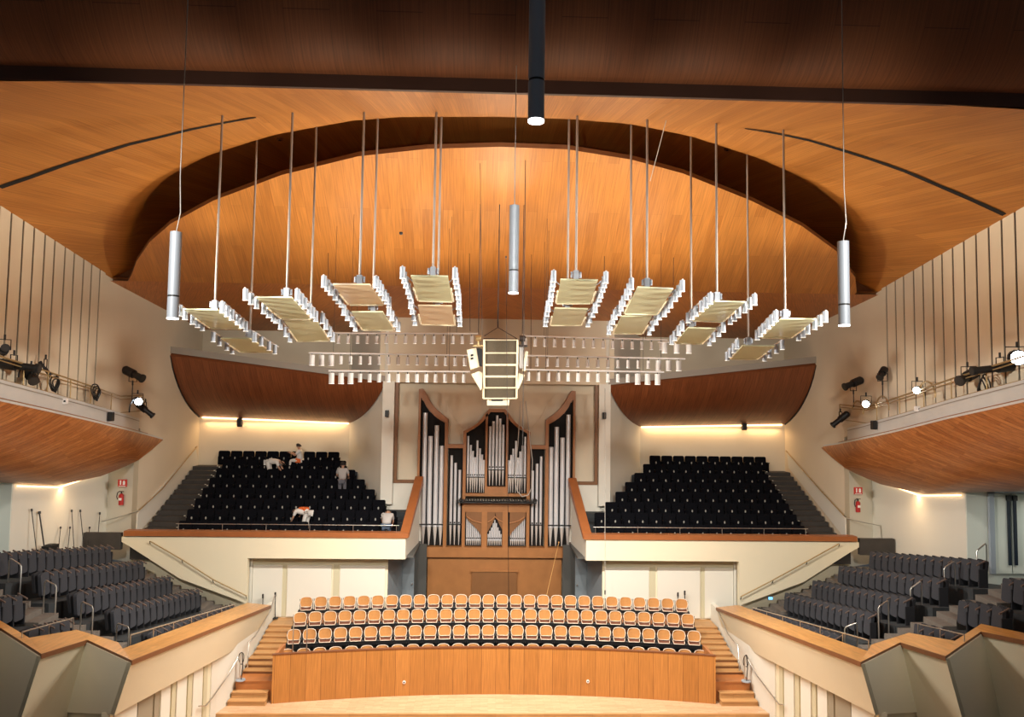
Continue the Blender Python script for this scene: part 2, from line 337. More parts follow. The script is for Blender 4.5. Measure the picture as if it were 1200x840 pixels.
# ================================================================== UPPER TERRACES
ROWY = [30.9+.8*k for k in range(8)]; TF = [4.36+.355*k for k in range(8)]
INNER = [3.9, 4.15, 4.6, 5.2, 5.75, 6.25, 6.75, 7.35]
def inner_wall(Y): return interp([30, 33.4, 33.5, 37.2], [3.62, 3.4, 5.05, 7.2], Y)
for s, side in SIDES:
    m = MB()
    for k in range(8):
        y0 = 30.25 if k == 0 else ROWY[k]-.4; y1 = 37.2
        xi0 = inner_wall(min(y0+.1, 37)) if k < 4 else inner_wall(y0)
        m.box(s*(max(xi0, 3.7)+.06), s*12.95, y0, y1 if k == 7 else y0+.85, 3.95 if k < 1 else TF[k]-.6, TF[k])
    struct('floor_%s_terrace' % side, m, M['floor_dark'])
    # side stairs of the terrace
    st = thing('terrace_stairs', 'dark stone stairs with small step markers at outer edge of %s upper terrace' % side, 'stairs', (s*13.7, 30.3, 4.3))
    m = MB(); mk = []
    for k in range(16):
        y0 = 30.3+.4*k; z = 4.36+.1775*k
        m.box(s*12.97-s*13.7, s*14.5-s*13.7, y0-30.3, y0+.42-30.3 if k < 15 else 6.85, z-.5-4.3, z-4.3)
        mk.append((s*(13.05+.012*k)-s*13.7, y0-30.3-.005, z-.02-4.3))
        mk.append((s*(13.2+.012*k)-s*13.7, y0-30.3+.15, z+.01-4.3))
    m.build('steps', M['step_dark'], st)
    q = MB(); q.cbox((0, 0, 0), (.06, .05, .04)); qm = q.mesh('step_marker', M['step_light'])
    for p in mk: put('step_marker', qm, st, p)
    # front fascia, with slanted underside over the side stairs
    m = MB()
    m.prism([(s*3.6, 30, 4.84), (s*14.7, 30, 4.8), (s*14.7, 30, 4.60), (s*14.37, 30, 4.42), (s*12.4, 30, 3.2), (s*9.9, 30, 2.3), (s*9.78, 30, 2.2), (s*9.78, 30, 4.0), (s*3.6, 30, 4.0)][::s], (0, .25, 0))
    struct('wall_%s_terrace_front' % side, m, M['cream'])
    m = MB(); m.prism([(s*3.6, 30.02, 4.0), (s*3.6, 30.02, 4.84), (s*3.36, 33.2, 6.6), (s*3.36, 33.2, 4.0)], (s*.14, 0, 0)); struct('wall_%s_terrace_side' % side, m, M['white'])
    m = MB(); m.box(s*3.5, s*14.6, 29.93, 30.35, 4.84, 5.04)
    m.prism([(s*3.47, 30.05, 4.85), (s*3.47, 30.05, 5.03), (s*3.22, 33.3, 6.95), (s*3.22, 33.3, 6.6)], (s*.36, 0, 0))
    struct('trim_%s_terrace_cap' % side, m, M['terr_cap'])
    # guard rail
    g = thing('guard_rail', 'thin steel guard rail above the wooden parapet of %s upper terrace' % side, 'railing', (s*8, 30.2, 5.03))
    m = MB(); m.tube([(s*(3.9-8), 0, .26), (s*(12.7-8), 0, .26)], .016); m.build('top_rail', M['steel'], g)
    for k in range(6):
        q = MB(); q.cyl((s*(4.0+1.72*k-8), 0, 0), (s*(4.0+1.72*k-8), 0, .26), .012, n=6); q.build('post', M['steel'], g)
    # canopy: curved wooden belly under a grey ledge
    outT = Vector((s*WX, 33.5, 12.15)); outB = Vector((s*WX, 37.15, 9.38)); inT = Vector((s*5.05, 33.4, 11.0)); inB = Vector((s*7.15, 37.15, 9.16))
    def prof(a, b, t):
        c = Vector((lerp(a.x, b.x, .35), lerp(a.y, b.y, .30), lerp(a.z, b.z, .72)))
        return a*(1-t)**2+c*2*t*(1-t)+b*t*t
    rows = []; uv = []
    for j in range(13):
        t = j/12; A = prof(outT, outB, t); B = prof(inT, inB, t); rows.append([A.lerp(B, i/12) for i in range(13)]); uv.append([(t*4, lerp(A.x, B.x, i/12)) for i in range(13)])
    cp = thing('canopy', 'curved dark wood canopy hanging over the %s upper terrace' % side, 'canopy', (0, 0, 0))
    m = MB(); m.grid(rows, uv, flip=(s < 0)); up = Vector((0, .12, .12)); m.grid([[p+up for p in r] for r in rows], flip=(s > 0))
    for e in ([r[0] for r in rows], [r[-1] for r in rows], rows[0], rows[-1]): m.grid([e, [p+up for p in e]], smooth=False)
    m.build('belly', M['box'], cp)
    m = MB(); d = Vector((0, 0, .30)); bk = Vector((0, .5, 0)); a, b = outT+Vector((0, 0, .12)), inT+Vector((0, 0, .12))
    a2 = a+d; b2 = b+d*.9
    m.add([a, b, b2, a2, a+bk, b+bk, b2+bk, a2+bk], [(0, 1, 2, 3), (4, 7, 6, 5), (3, 2, 6, 7), (0, 4, 5, 1), (0, 3, 7, 4), (1, 5, 6, 2)]); m.build('ledge', M['grey_ledge'], cp)
    m = MB(); m.prism([outT+Vector((-s*.03, -.02, 0)), outT+Vector((-s*.03, .05, 0))]+[prof(outT, outB, t/8)+Vector((-s*.03, .04, .02)) for t in range(1, 9)]+[prof(outT, outB, t/8)+Vector((-s*.03, -.05, -.05)) for t in range(8, 0, -1)], (s*.03, 0, 0)); m.build('edge_trim', M['black'], cp)
    lt = tag(MB().hexa([(s*7.3, 37.10, 9.10), (s*14.45, 37.10, 9.31), (s*14.45, 37.17, 9.31), (s*7.3, 37.17, 9.10), (s*7.3, 37.10, 9.16), (s*14.45, 37.10, 9.37), (s*14.45, 37.17, 9.37), (s*7.3, 37.17, 9.16)][::1]).build('cove_light', M['cove']), 'warm cove light strip along back wall below the %s canopy' % side, 'light')
    # wall speakers
    px1 = (281, 495) if s < 0 else (872, 499); p = P(*px1, Y=37.05)
    w = thing('wall_speaker', 'small black speaker on back wall of %s upper terrace under the canopy' % side, 'speaker', p)
    MB().bevbox((0, 0, 0), (.22, .2, .42), .04).build('cabinet', M['black'], w); MB().cbox((0, .09, .3), (.05, .05, .2)).build('bracket', M['black'], w)
    p = P(453.5, 484.5, Y=33.3) if s < 0 else P(708, 487, Y=33.3)
    w = thing('wall_speaker', 'small black speaker on the narrow white pillar %s of the organ' % side, 'speaker', p)
    MB().bevbox((0, 0, 0), (.16, .18, .30), .03).build('cabinet', M['black'], w); MB().cbox((0, .09, .0), (.05, .05, .1)).build('bracket', M['black'], w)
# terrace seats
b = MB(); b.bevbox((0, .16, .60), (.53, .09, .62), .06, Matrix.Rotation(-.12, 4, 'X')); back_m = b.mesh('backrest', M['seat_black'])
b = MB(); b.bevbox((0, .02, .46), (.47, .10, .44), .06, Matrix.Rotation(-.08, 4, 'X')); pan_m = b.mesh('seat_pan', M['seat_black'])
b = MB(); b.box(.265, .31, -.16, .22, 0, .60); b.box(.25, .325, -.2, .2, .60, .64); arm_m = b.mesh('armrest', M['seat_black'])
b = MB(); b.cyl((0, -.050, .585), (0, -.062, .585), .032, n=10); b.v = [(x, y, .585+(z-.585)*1.8) for x, y, z in b.v]; plate_m = b.mesh('number_plate', M['plate'])
for s, side in SIDES:
    for k in range(8):
        x = 13.15 if k == 7 else 12.66
        n = 0
        while x-.28 > INNER[k]:
            t = thing('folding_chair', 'black folding chair, %s from the outer stairs, %s row up, %s upper terrace' % (ORD[n], ORD[k], side), 'chair', (s*x, ROWY[k], TF[k]), 0, 'black seats on the %s upper terrace' % side)
            put('backrest', back_m, t); put('seat_pan', pan_m, t); put('armrest', arm_m, t); put('number_plate', plate_m, t, label='pale number plate')
            n += 1; x -= .585
# ================================================================== REAR LOWER WALL, RECESSES, ORGAN BASE
for s, side in SIDES:
    m = MB(); m.box(s*4.35, s*14.6, 30.6, 30.75, 1.4, 4.05); struct('wall_%s_rear_lower' % side, m, M['cream'])
    pm = MB(); om = MB()
    for a, b_ in ((4.45, 6.25), (6.6, 8.35), (8.55, 9.72)): pm.box(s*a, s*b_, 30.54, 30.62, 1.6, 3.62)
    om.box(s*4.35, s*9.78, 30.57, 30.61, 3.66, 3.95)
    for a in (6.3, 8.4): om.box(s*a, s*(a+.22), 30.57, 30.61, 1.6, 3.66)
    struct('trim_%s_wall_panels' % side, pm, M['white']); struct('trim_%s_wall_strips' % side, om, M['olive'])
    m = MB(); m.box(s*9.74, s*9.84, 30.48, 30.6, 1.5, 4.0); struct('trim_%s_corner_bead' % side, m, M['white'])
    # recess with doors beside the organ base
    m = MB(); m.prism([(s*4.35, 30.65, 1.4), (s*3.95, 32.2, 1.4), (s*3.95, 32.2, 4.0), (s*4.35, 30.65, 4.0)], (s*.1, 0, 0)); struct('wall_%s_recess_side' % side, m, M['grey_wall'])
    m = MB(); m.box(s*3.0, s*4.1, 33.2, 33.3, 1.4, 4.0); struct('wall_%s_recess_back' % side, m, M['grey_dark'])
    m = MB(); m.box(s*3.3, s*4.3, 30.3, 33.5, 4.0, 4.08); struct('ceiling_%s_recess' % side, m, M['grey_dark'])
    m = MB(); m.box(s*3.45, s*4.05, 32.3, 32.4, 1.5, 3.75); d = struct('door_%d' % (1 if s < 0 else 2), m, M['grey_wall'], label='blue-grey door in the recess %s of the organ' % side)
    MB().cyl((s*3.52, 32.3, 2.5), (s*3.52, 32.22, 2.5), .03).build('door_handle', M['steel'], d)
m = MB(); m.box(-2.98, 2.98, 33.55, 33.7, 1.4, 3.5); struct('wall_organ_base', m, M['organ'])
m = MB(); m.box(-1.0, .98, 33.42, 33.56, 1.9, 2.85); m.box(-1.6, 1.6, 33.5, 33.56, 2.95, 3.05)
t = thing('organ_console', 'dark wooden console doors built into the base below the organ', 'console', (0, 33.4, 1.45))
MB().box(-1.0, .98, 0, .12, .25, 1.35).build('body', M['organ_dark'], t); MB().box(-1.06, 1.04, -.04, .0, 1.33, 1.41).build('cornice', M['organ'], t)
MB().box(-.8, .8, -.03, .0, .12, .24).build('slot', M['black'], t); MB().box(-.85, .85, -.05, .02, .04, .1).build('ledge', M['stair'], t)
# ================================================================== ORGAN
OY = 33.45
def ox(px): return (px/3.1125+460-580.8)*.038
def oz(py): return 3.42+(652.5-(430+py/3.1125))*.0376
og = thing('pipe_organ', 'large pipe organ with silver pipes in a carved oak case', 'organ', (0, OY, 3.3))
def Z_(z): return z-3.3
frame = MB(); inner = MB()
def poly(mb, pts, y0, y1):
    mb.prism([(ox(a), y0, Z_(oz(b))) for a, b in pts], (0, y1-y0, 0))
def mir(pts): return [(754-a, b) for a, b in pts][::-1]
def both(mb, pts, y0, y1): poly(mb, pts, y0, y1); poly(mb, mir(pts), y0, y1)
# dark interiors
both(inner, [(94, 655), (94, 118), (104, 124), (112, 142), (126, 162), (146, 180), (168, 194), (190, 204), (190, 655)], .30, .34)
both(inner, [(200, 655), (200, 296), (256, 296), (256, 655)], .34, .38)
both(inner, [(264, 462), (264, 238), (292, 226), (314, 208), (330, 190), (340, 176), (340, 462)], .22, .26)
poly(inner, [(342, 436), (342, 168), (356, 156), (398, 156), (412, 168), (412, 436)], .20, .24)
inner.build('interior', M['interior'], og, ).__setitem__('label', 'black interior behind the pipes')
# case: posts, curved cornices, rails
both(frame, [(88, 690), (88, 82), (96, 82), (96, 690)], -.02, .30)
both(frame, [(186, 690), (186, 192), (198, 188), (198, 690)], -.02, .30)
cur = [(88, 80), (102, 78), (112, 92), (126, 118), (142, 142), (160, 160), (180, 176), (198, 190), (198, 206), (186, 204), (168, 194), (148, 180), (128, 160), (114, 140), (106, 122), (96, 112), (88, 112)]
both(frame, cur, -.04, .32)
both(frame, [(196, 282), (258, 282), (258, 297), (196, 297)], 0, .32)
both(frame, [(254, 690), (254, 236), (265, 232), (265, 690)], -.03, .30)
both(frame, [(254, 234), (282, 220), (304, 204), (320, 186), (334, 166), (347, 150), (360, 150), (354, 160), (340, 178), (326, 196), (310, 212), (286, 228), (265, 240), (254, 246)], -.05, .3)
poly(frame, [(347, 150), (407, 150), (412, 162), (342, 162)], -.06, .3)
both(frame, [(335, 462), (335, 172), (343, 164), (343, 462)], -.05, .25)
poly(frame, [(340, 437), (414, 437), (414, 466), (340, 466)], -.03, .25)
poly(frame, [(254, 462), (500, 462), (500, 472), (254, 472)], -.04, .25)
# lower middle case
poly(frame, [(258, 496), (496, 496), (496, 508), (258, 508)], -.06, .3)
poly(frame, [(265, 508), (489, 508), (489, 530), (265, 530)], 0, .28)
for a, b_ in ((326, 346), (402, 422)): poly(frame, [(a, 528), (b_, 528), (b_, 660), (a, 660)], -.02, .28)
poly(frame, [(86, 658), (668, 658), (668, 694), (86, 694)], -.08, .34)
both(frame, [(80, 650), (88, 640), (88, 694), (80, 694)], .1, .3)
frame.build('case', M['organ'], og)
arch = MB()
poly(arch, [(268, 530), (326, 530), (326, 620), (318, 604), (304, 588), (288, 572), (272, 556), (268, 545)], .02, .2)
poly(arch, mir([(268, 530), (326, 530), (326, 620), (318, 604), (304, 588), (288, 572), (272, 556), (268, 545)]), .02, .2)
poly(arch, [(346, 530), (374, 530), (374, 552), (364, 574), (354, 592), (346, 606)], .02, .2); poly(arch, mir([(346, 530), (380, 530), (374, 552), (364, 574), (354, 592), (346, 606)]), .02, .2)
arch.build('arched_tracery', M['organ_dark'], og)
rib = MB()
def ribt(pts): rib.tube([(ox(a), .0, Z_(oz(b))) for a, b in pts], .035)
ribt([(272, 548), (290, 560), (308, 566), (326, 570)]); ribt([(754-a, b) for a, b in [(272, 548), (290, 560), (308, 566), (326, 570)]]); ribt([(348, 566), (362, 560), (374, 546), (388, 560), (404, 566)])
rib.build('tracery_ribs', M['organ'], og)
bk = MB(); poly(bk, [(266, 655), (266, 530), (488, 530), (488, 655)], .24, .27); bk.build('interior', M['seat_back'], og)
pm_cache = {}
def pipe(pxx, top, bot, mouth, wpx, y=.12):
    x = ox(pxx); zt, zb, zm = Z_(oz(top)), Z_(oz(bot)), Z_(oz(mouth)); r = wpx*.0122/2
    p = thing_part('pipe', og)
    q = MB(); q.cyl((x, y, zm), (x, y, zt), r, n=12); q.cyl((x, y, zm+.01), (x, y, zm+.05), r*1.15, n=12)
    o = q.build('pipe', M['tin'], og)
    q = MB(); q.cyl((x, y, zb), (x, y, zm), r*.22, r, n=12); q.build('pipe_foot', M['tin_foot'], o)
    q = MB(); q.cbox((x, y-r*.93, zm+.11), (r*1.1, .02, .06)); q.build('mouth', M['interior'], o)
def thing_part(*a): return None
for mirror in (0, 1):
    fx = (lambda a: 754-a) if mirror else (lambda a: a)
    for a, t_ in ((113, 168), (134, 254), (156, 214), (176, 289)): pipe(fx(a), t_, 654, 586, 17)
    for a, t_ in ((212, 325), (227, 352), (243, 378)): pipe(fx(a), t_, 654, 580, 11, .2)
    for a, t_ in ((272, 252), (282, 285), (290, 307), (298, 330), (306, 268), (316, 297), (324, 320), (331, 340)): pipe(fx(a), t_, 460, 404, 8.5, .1)
    for a, t_ in ((272, 552), (279, 560), (286, 568), (293, 575), (300, 583), (307, 592), (314, 600), (321, 612)): pipe(fx(a), t_-6, 654, 636, 6, .16)
    q = MB(); q.box(ox(fx(268)), ox(fx(334)), .04, .07, Z_(oz(405)), Z_(oz(401))); q.build('pipe_rail', M['black'], og)
    q = MB(); q.box(ox(fx(98)), ox(fx(186)), -.0, .03, Z_(oz(579)), Z_(oz(575))); q.build('pipe_rail', M['black'], og)
    q = MB(); q.box(ox(fx(202)), ox(fx(254)), .1, .13, Z_(oz(579)), Z_(oz(575))); q.build('pipe_rail', M['black'], og)
for a, t_ in ((352, 215), (364, 196), (377, 174), (389, 186), (401, 208)): pipe(a, t_, 433, 374, 10, .08)
for a, t_ in ((350, 612), (356, 600), (362, 588), (368, 572), (374, 560), (380, 572), (386, 588), (392, 600), (398, 612)): pipe(a, t_, 654, 636, 5.5, .16)
q = MB(); q.box(ox(343), ox(411), .02, .05, Z_(oz(377)), Z_(oz(373))); q.build('pipe_rail', M['black'], og)
# horizontal trumpets on a dark shelf
sh = MB(); sh.box(ox(236), ox(524), -.38, .0, Z_(oz(494)), Z_(oz(489)));
shf = sh.build('trumpet_shelf', M['black'], og)
for i in range(30):
    a = 238+i*9.8; q = MB(); z = Z_(oz(483-3*abs(math.sin(i*1.7)))); q.cyl((ox(a), .05, z), (ox(a), -.45-.1*math.sin(i), z-.02), .02, .055, n=8); q.build('trumpet', M['black'], shf)
# ================================================================== CHORUS PLATFORM AND CHAIRS
def arcw(x, Yc, sag): return Yc-sag*(x/7.4)**2
NX = 24; HW = 7.57
m = MB(); xs = [-HW+i*2*HW/NX for i in range(NX+1)]
rows = [[(x, arcw(x, 26.8, .8), z) for x in xs] for z in (0, 1.60)]; uv = [[(z, x) for x in xs] for z in (0, 1.6)]
m.grid(rows, uv); m.grid([[(x, arcw(x, 26.8, .8)+.1, z) for x in xs] for z in (0, 1.60)], flip=True)
m.grid([[(x, arcw(x, 26.8, .8), 1.6) for x in xs], [(x, arcw(x, 26.8, .8)+.1, 1.6) for x in xs]], flip=False)
cw = struct('wall_chorus_front', m, M['chor'])
m = MB(); m.grid([[(x*1.003, arcw(x, 26.8, .8)-.02, 1.6) for x in xs], [(x*1.003, arcw(x, 26.8, .8)+.13, 1.6) for x in xs]]); m.grid([[(x*1.003, arcw(x, 26.8, .8)-.02, 1.63) for x in xs], [(x*1.003, arcw(x, 26.8, .8)+.13, 1.63) for x in xs]])
m.grid([[(x*1.003, arcw(x, 26.8, .8)-.02, 1.6) for x in xs], [(x*1.003, arcw(x, 26.8, .8)-.02, 1.63) for x in xs]])
struct('trim_chorus_rail', m, M['chor'])
for s in (-1, 1):
    m = MB(); m.box(s*HW, s*(HW-.1), 26.0, 27.2, 0, 1.6); struct('wall_chorus_end', m, M['stair_red'])
for px_ in ((473, 801), (689.5, 800)):
    p = P(*px_, Y=26.5); ob = thing('wall_socket', 'small round socket on %s half of the wooden chorus wall' % ('left' if px_[0] < 580 else 'right'), 'socket', (p.x, arcw(p.x, 26.8, .8), p.z))
    MB().cyl((0, 0, 0), (0, -.03, 0), .055, n=12).build('plate', M['sign_white'], ob); MB().cyl((0, -.025, 0), (0, -.035, 0), .025, n=10).build('hole', M['black'], ob)
CR = [(27.6, .7, .60), (28.4, .65, 1.03), (29.2, .6, 1.41), (30.0, .5, 1.75)]
for k, (Yc, sag, fz) in enumerate(CR):
    m = MB(); hw = 7.55
    xs = [-hw+i*2*hw/NX for i in range(NX+1)]
    f0 = [(x, arcw(x, Yc-.42 if k else 26.95, sag if k else .8), fz) for x in xs]; yb = [(x, arcw(x, Yc+.42, sag) if k < 3 else 30.58, fz) for x in xs]
    m.grid([f0, yb]); m.grid([[(x, y, fz-.45 if k else 0) for x, y, z in f0], f0]); m.grid([[(x, y, z-.08) for x, y, z in f0], [(x, y, z-.08) for x, y, z in yb]], flip=True)
    struct('floor_chorus_riser', m, M['floor_dark'] if k < 3 else M['stair_red'])
def shell(w, h, depth, z0, yo, tilt, n=8, edge=0.0):
    rows = []
    for j in range(7):
        v = j/6; r = []
        wj = w*(1-.10*abs(v-.5)*2-.10*(abs(v-.5)*2)**6)
        for i in range(n+1):
            u = i/n*2-1; r.append((u*wj/2, yo+depth*(-(u*u))+tilt*(v-.5), z0+v*h-(.03*u**4 if v > .5 else -.03*u**4)))
        rows.append(r)
    return rows
def shell_mesh(rows, th, mat, name):
    m = MB(); m.grid(rows); m.grid([[(x, y+th, z) for x, y, z in r] for r in rows], flip=True)
    loop = rows[0]+[r[-1] for r in rows[1:-1]]+rows[-1][::-1]+[r[0] for r in rows[-2:0:-1]]
    m.add([p for p in loop]+[(x, y+th, z) for x, y, z in loop], [((i+1) % len(loop), i, i+len(loop), (i+1) % len(loop)+len(loop)) for i in range(len(loop))])
    return m.mesh(name, mat)
bm_ = shell_mesh(shell(.465, .35, .06, .50, .12, .06), .02, M['chair'], 'backrest')
# pale rim around the back
loop = []
rw = shell(.475, .36, .062, .495, .115, .06); loop = rw[0]+[r[-1] for r in rw[1:-1]]+rw[-1][::-1]+[r[0] for r in rw[-2:0:-1]]
rim_m = MB().tube(loop, .013, 5, closed=True).mesh('rim', M['chair_edge'])
mm = MB(); rows = []
for j in range(6):
    v = j/5; rows.append([((i/8*2-1)*.21*(1-.12*v*v), .12-.24*v, .455+.05*(i/8*2-1)**2*(1-v)-.02*v*v) for i in range(9)])
mm.grid(rows, flip=True); mm.grid([[(x, y, z-.02) for x, y, z in r] for r in rows]); seat_m = mm.mesh('seat', M['chair_seat'])
fr_e = MB().tube([(x, y, z-.012) for x, y, z in [rows[0][0]]+[r[0] for r in rows[1:]]+rows[-1][1:]+[r[-1] for r in rows[-2::-1]]], .016, 5).mesh('seat_rim', M['chair_edge'])
fm = MB(); fm.tube([(-.24, -.2, .30), (-.24, .1, .36), (-.245, .15, .78)], .012, 5); fm.tube([(.24, -.2, .30), (.24, .1, .36), (.245, .15, .78)], .012, 5); fm.box(-.24, .24, -.06, .10, .40, .435); fm.box(-.27, .27, -.10, -.04, .28, .40); frame_m = fm.mesh('frame', M['black'])
lg = MB(); lg.box(-.02, .02, -.02, .02, 0, .36); lg.box(-.03, .03, -.2, .2, 0, .02); leg_m = lg.mesh('leg', M['black'])
RN = ['front', 'second', 'third', 'rear']
for k, (Yc, sag, fz) in enumerate(CR):
    hw = 7.33
    bmr = MB(); pts = [(x, arcw(x, Yc, sag)-0.02, fz+.385) for x in [-hw-.28+i*(2*hw+.56)/28 for i in range(29)]]
    bb = thing('seat_beam', 'black steel beam carrying the %s row of chorus chairs' % RN[k], 'beam', (0, Yc, fz), 0, 'beams under the chorus chairs')
    L1 = [(x, y-.04-Yc, z-.03-fz) for x, y, z in pts]; L2 = [(x, y-.04-Yc, z+.03-fz) for x, y, z in pts]; L3 = [(x, y+.04-Yc, z+.03-fz) for x, y, z in pts]; L4 = [(x, y+.04-Yc, z-.03-fz) for x, y, z in pts]
    bmr.grid([L1, L2, L3, L4, L1]); bmr.build('beam', M['black'], bb)
    for i in range(0, 29, 4):
        x = -hw-.27+i*(2*hw+.54)/28; q = MB(); yy = arcw(x, Yc, sag)-Yc-.02; q.box(x-.025, x+.025, yy-.03, yy+.03, 0, .36); q.box(x-.03, x+.03, yy-.18, yy+.18, 0, .02); q.build('leg', M['black'], bb)
    for i in range(28):
        x = -hw+i*2*hw/27; y = arcw(x, Yc, sag); rz = math.atan(-2*sag*x/7.4**2)
        t = thing('chorus_chair', 'light wooden chorus chair, %s from the left, %s row behind the stage' % (ORD[i], RN[k]), 'chair', (x, y, fz), rz, 'wooden chorus chairs in curved rows')
        put('backrest', bm_, t, (0, 0, 0)); put('backrest_rim', rim_m, t, label='pale laminated rim'); put('seat', seat_m, t); put('seat_rim', fr_e, t, label='pale laminated rim'); put('frame', frame_m, t)
# rail hoop at left end of chorus rows
t = thing('chorus_handrail', 'short steel handrail hoop at left end of the chorus chairs', 'handrail', (-7.2, 27.05, .6))
p0 = P(343, 762, Y=27.0); p1 = P(344, 733, Y=27.0); p2 = P(360, 732, Y=27.0); p3 = P(359.5, 762, Y=27.0)
o = Vector((-7.2, 27.05, .6)); MB().tube([(p0-o)*1+Vector((0, 0, -.8)), p1-o], .022).build('post', M['steel'], t); MB().tube([p3-o+Vector((0, 0, -.8)), p2-o], .022).build('post', M['steel'], t)
MB().tube([p1-o, p2-o], .012).build('top_bar', M['steel'], t)
# ================================================================== STAGE, STAIRS
m = MB(); m.box(-9.3, 9.3, 25.2, 30.6, -.12, 0.0); struct('floor_stage_rear', m, M['stage'])
m = MB(); m.box(-9.3, 9.3, 25.12, 25.2, -.40, 0.005); struct('trim_stage_step', m, M['stair'])
m = MB(); m.box(-9.5, 9.5, 8, 25.15, -.5, -.30); struct('floor_stage', m, M['stage'])
for s, side in SIDES:
    o = Vector((s*8.2, 25.7, 0)); t = thing('stairs', 'oak stairs rising beside the %s end of the chorus seating' % side, 'stairs', o)
    def stp(y0, y1, z0, z1, xa, xb, mat, name='step'):
        q = MB(); q.box(s*xa-o.x, s*xb-o.x, y0-o.y, y1-o.y, z0, z1); q.box(s*xa-o.x, s*xb-o.x, y0-o.y-.03, y0-o.y+.03, z1-.03, z1+.004); q.build(name, mat, t)
    stp(25.78, 26.05, 0, .17, 7.72, 8.97, M['stair']); stp(26.02, 26.3, 0, .36, 7.72, 8.93, M['stair'])
    stp(26.25, 27.0, 0, .66, 7.6, 8.87, M['stair_red'], 'landing')
    for k in range(3): stp(26.9+.3*k, 27.3+.3*k, .3, .77+.115*k, 7.58, 8.84, M['stair'])
    for k in range(6): stp(27.75+.36*k, 28.2+.36*k if k < 5 else 30.6, .5, 1.09+.092*k, 7.58, 8.76, M['stair'])
    # side walls below parapet
    m = MB(); m.prism([(s*9.15, 25.1, -.4), (s*8.90, 26.4, -.4), (s*8.78, 30.6, -.4), (s*8.78, 30.6, 2.2), (s*8.90, 26.4, 2.2), (s*9.15, 25.1, 2.2)], (s*.2, 0, 0)); struct('wall_%s_stair_side' % side, m, M['white'])
    m = MB(); m.prism([(s*9.15, 25.2, -.5), (s*9.15, 25.2, 1.75), (s*9.15, 18.15, 2.86), (s*9.15, 18.15, -.5)], (s*.2, 0, 0)); m.prism([(s*9.15, 18.2, -.5), (s*9.15, 18.2, 2.8), (s*10.95, 19.62, 2.4), (s*10.95, 19.62, -.5)], (s*.1, .1, 0)); m.prism([(s*10.95, 19.6, -.5), (s*10.95, 19.6, 2.3), (s*11.6, 17.8, 1.4), (s*11.6, 17.8, -.5)], (s*.2, 0, 0)); struct('wall_%s_stage_side' % side, m, M['cream'])
    q1 = MB(); q2 = MB(); q3 = MB()
    y = 25.0; i = 0
    for a, w, c in ((24.6, .5, 0), (23.95, .3, 1), (23.1, .75, 0), (22.7, .3, 1), (21.9, .7, 0), (21.55, .25, 1), (20.85, .6, 0), (20.45, .3, 3), (19.5, .85, 2), (17, 2.2, 0)):
        
        if a < 18.3: a = 18.3; w = 1.15
        zt = lambda yy: 2.84-(yy-18.15)*.157
        hx = [(s*9.11, a, -.3), (s*9.15, a, -.3), (s*9.15, a+w, -.3), (s*9.11, a+w, -.3), (s*9.11, a, zt(a)), (s*9.15, a, zt(a)), (s*9.15, a+w, zt(a+w)), (s*9.11, a+w, zt(a+w))]
        (q1, q2, q3, q3)[c].hexa(hx)
    struct('trim_%s_stage_panels' % side, q1, M['white']); struct('trim_%s_stage_strips' % side, q2, M['olive']); struct('door_%d' % (3 if s < 0 else 4), q3, M['taupe'], label='taupe door in the stage side wall under the %s parapet' % side)
    # stair handrails on the wall
    hr = thing('stair_handrail', 'long bent steel handrail on wall above the %s chorus stairs' % side, 'handrail', (s*8.8, 27, 1.2))
    oo = Vector((s*8.8, 27, 1.2))
    if s < 0: pts = [P(322, 697, X=-8.6), P(317, 716, X=-8.62), P(300, 744, X=-8.64), P(291.5, 753, X=-8.66), P(290, 782, X=-8.66)]
    else: pts = [P(842, 717, X=8.6), P(853, 743, X=8.62), P(865, 757, X=8.66), P(866.5, 786, X=8.66)]
    MB().tube([p-oo for p in pts], .022).build('rail', M['steel'], hr)
    oo2 = Vector((s*9.0, 25, 1)); hr = thing('stair_handrail', 'lower steel handrail sloping down to the stage on the %s side wall' % side, 'handrail', oo2)
    if s < 0: pts = [P(233, 827.5, X=-9.02), P(241, 827, X=-9.02), P(249, 817, X=-9.02), P(268, 790, X=-8.9), P(279, 770, X=-8.75)]
    else: pts = [P(919, 826, X=9.02), P(913, 825, X=9.02), P(905, 815, X=9.02), P(886, 790, X=8.9), P(874, 768, X=8.75)]
    MB().tube([p-oo2 for p in pts], .022).build('rail', M['steel'], hr)
    q = MB(); q.cyl(pts[2]-oo2, pts[2]-oo2+Vector((s*.1, 0, -.05)), .012); q.build('bracket', M['steel'], hr)
    # cable bundle hanging at stair rail
    px_ = (283, 765) if s < 0 else (874, 768); p = P(*px_, X=s*8.7)
    cb = thing('cable_coil', 'black cable looped over a stand at the foot of %s stair rail' % side, 'cable', (p.x, p.y, .68))
    zz = p.z-.68; lp = [(.09*math.cos(a), .03*math.sin(2*a), zz-.18+.2*math.sin(a)) for a in [i*2*PI/14 for i in range(14)]]
    MB().tube(lp, .014, 5, closed=True).build('loop', M['black'], cb); MB().tube([(.02, 0, zz), (.06, .0, zz*.5), (.02, 0, .03), (.12, 0, .02)], .018, 5).build('tail', M['black'], cb)
    MB().tube([(-.04, 0, 0), (-.04, 0, zz)], .02).build('post', M['steel'], cb); MB().cyl((0, 0, 0), (0, 0, .03), .16, n=12).build('base', M['alu'], cb)
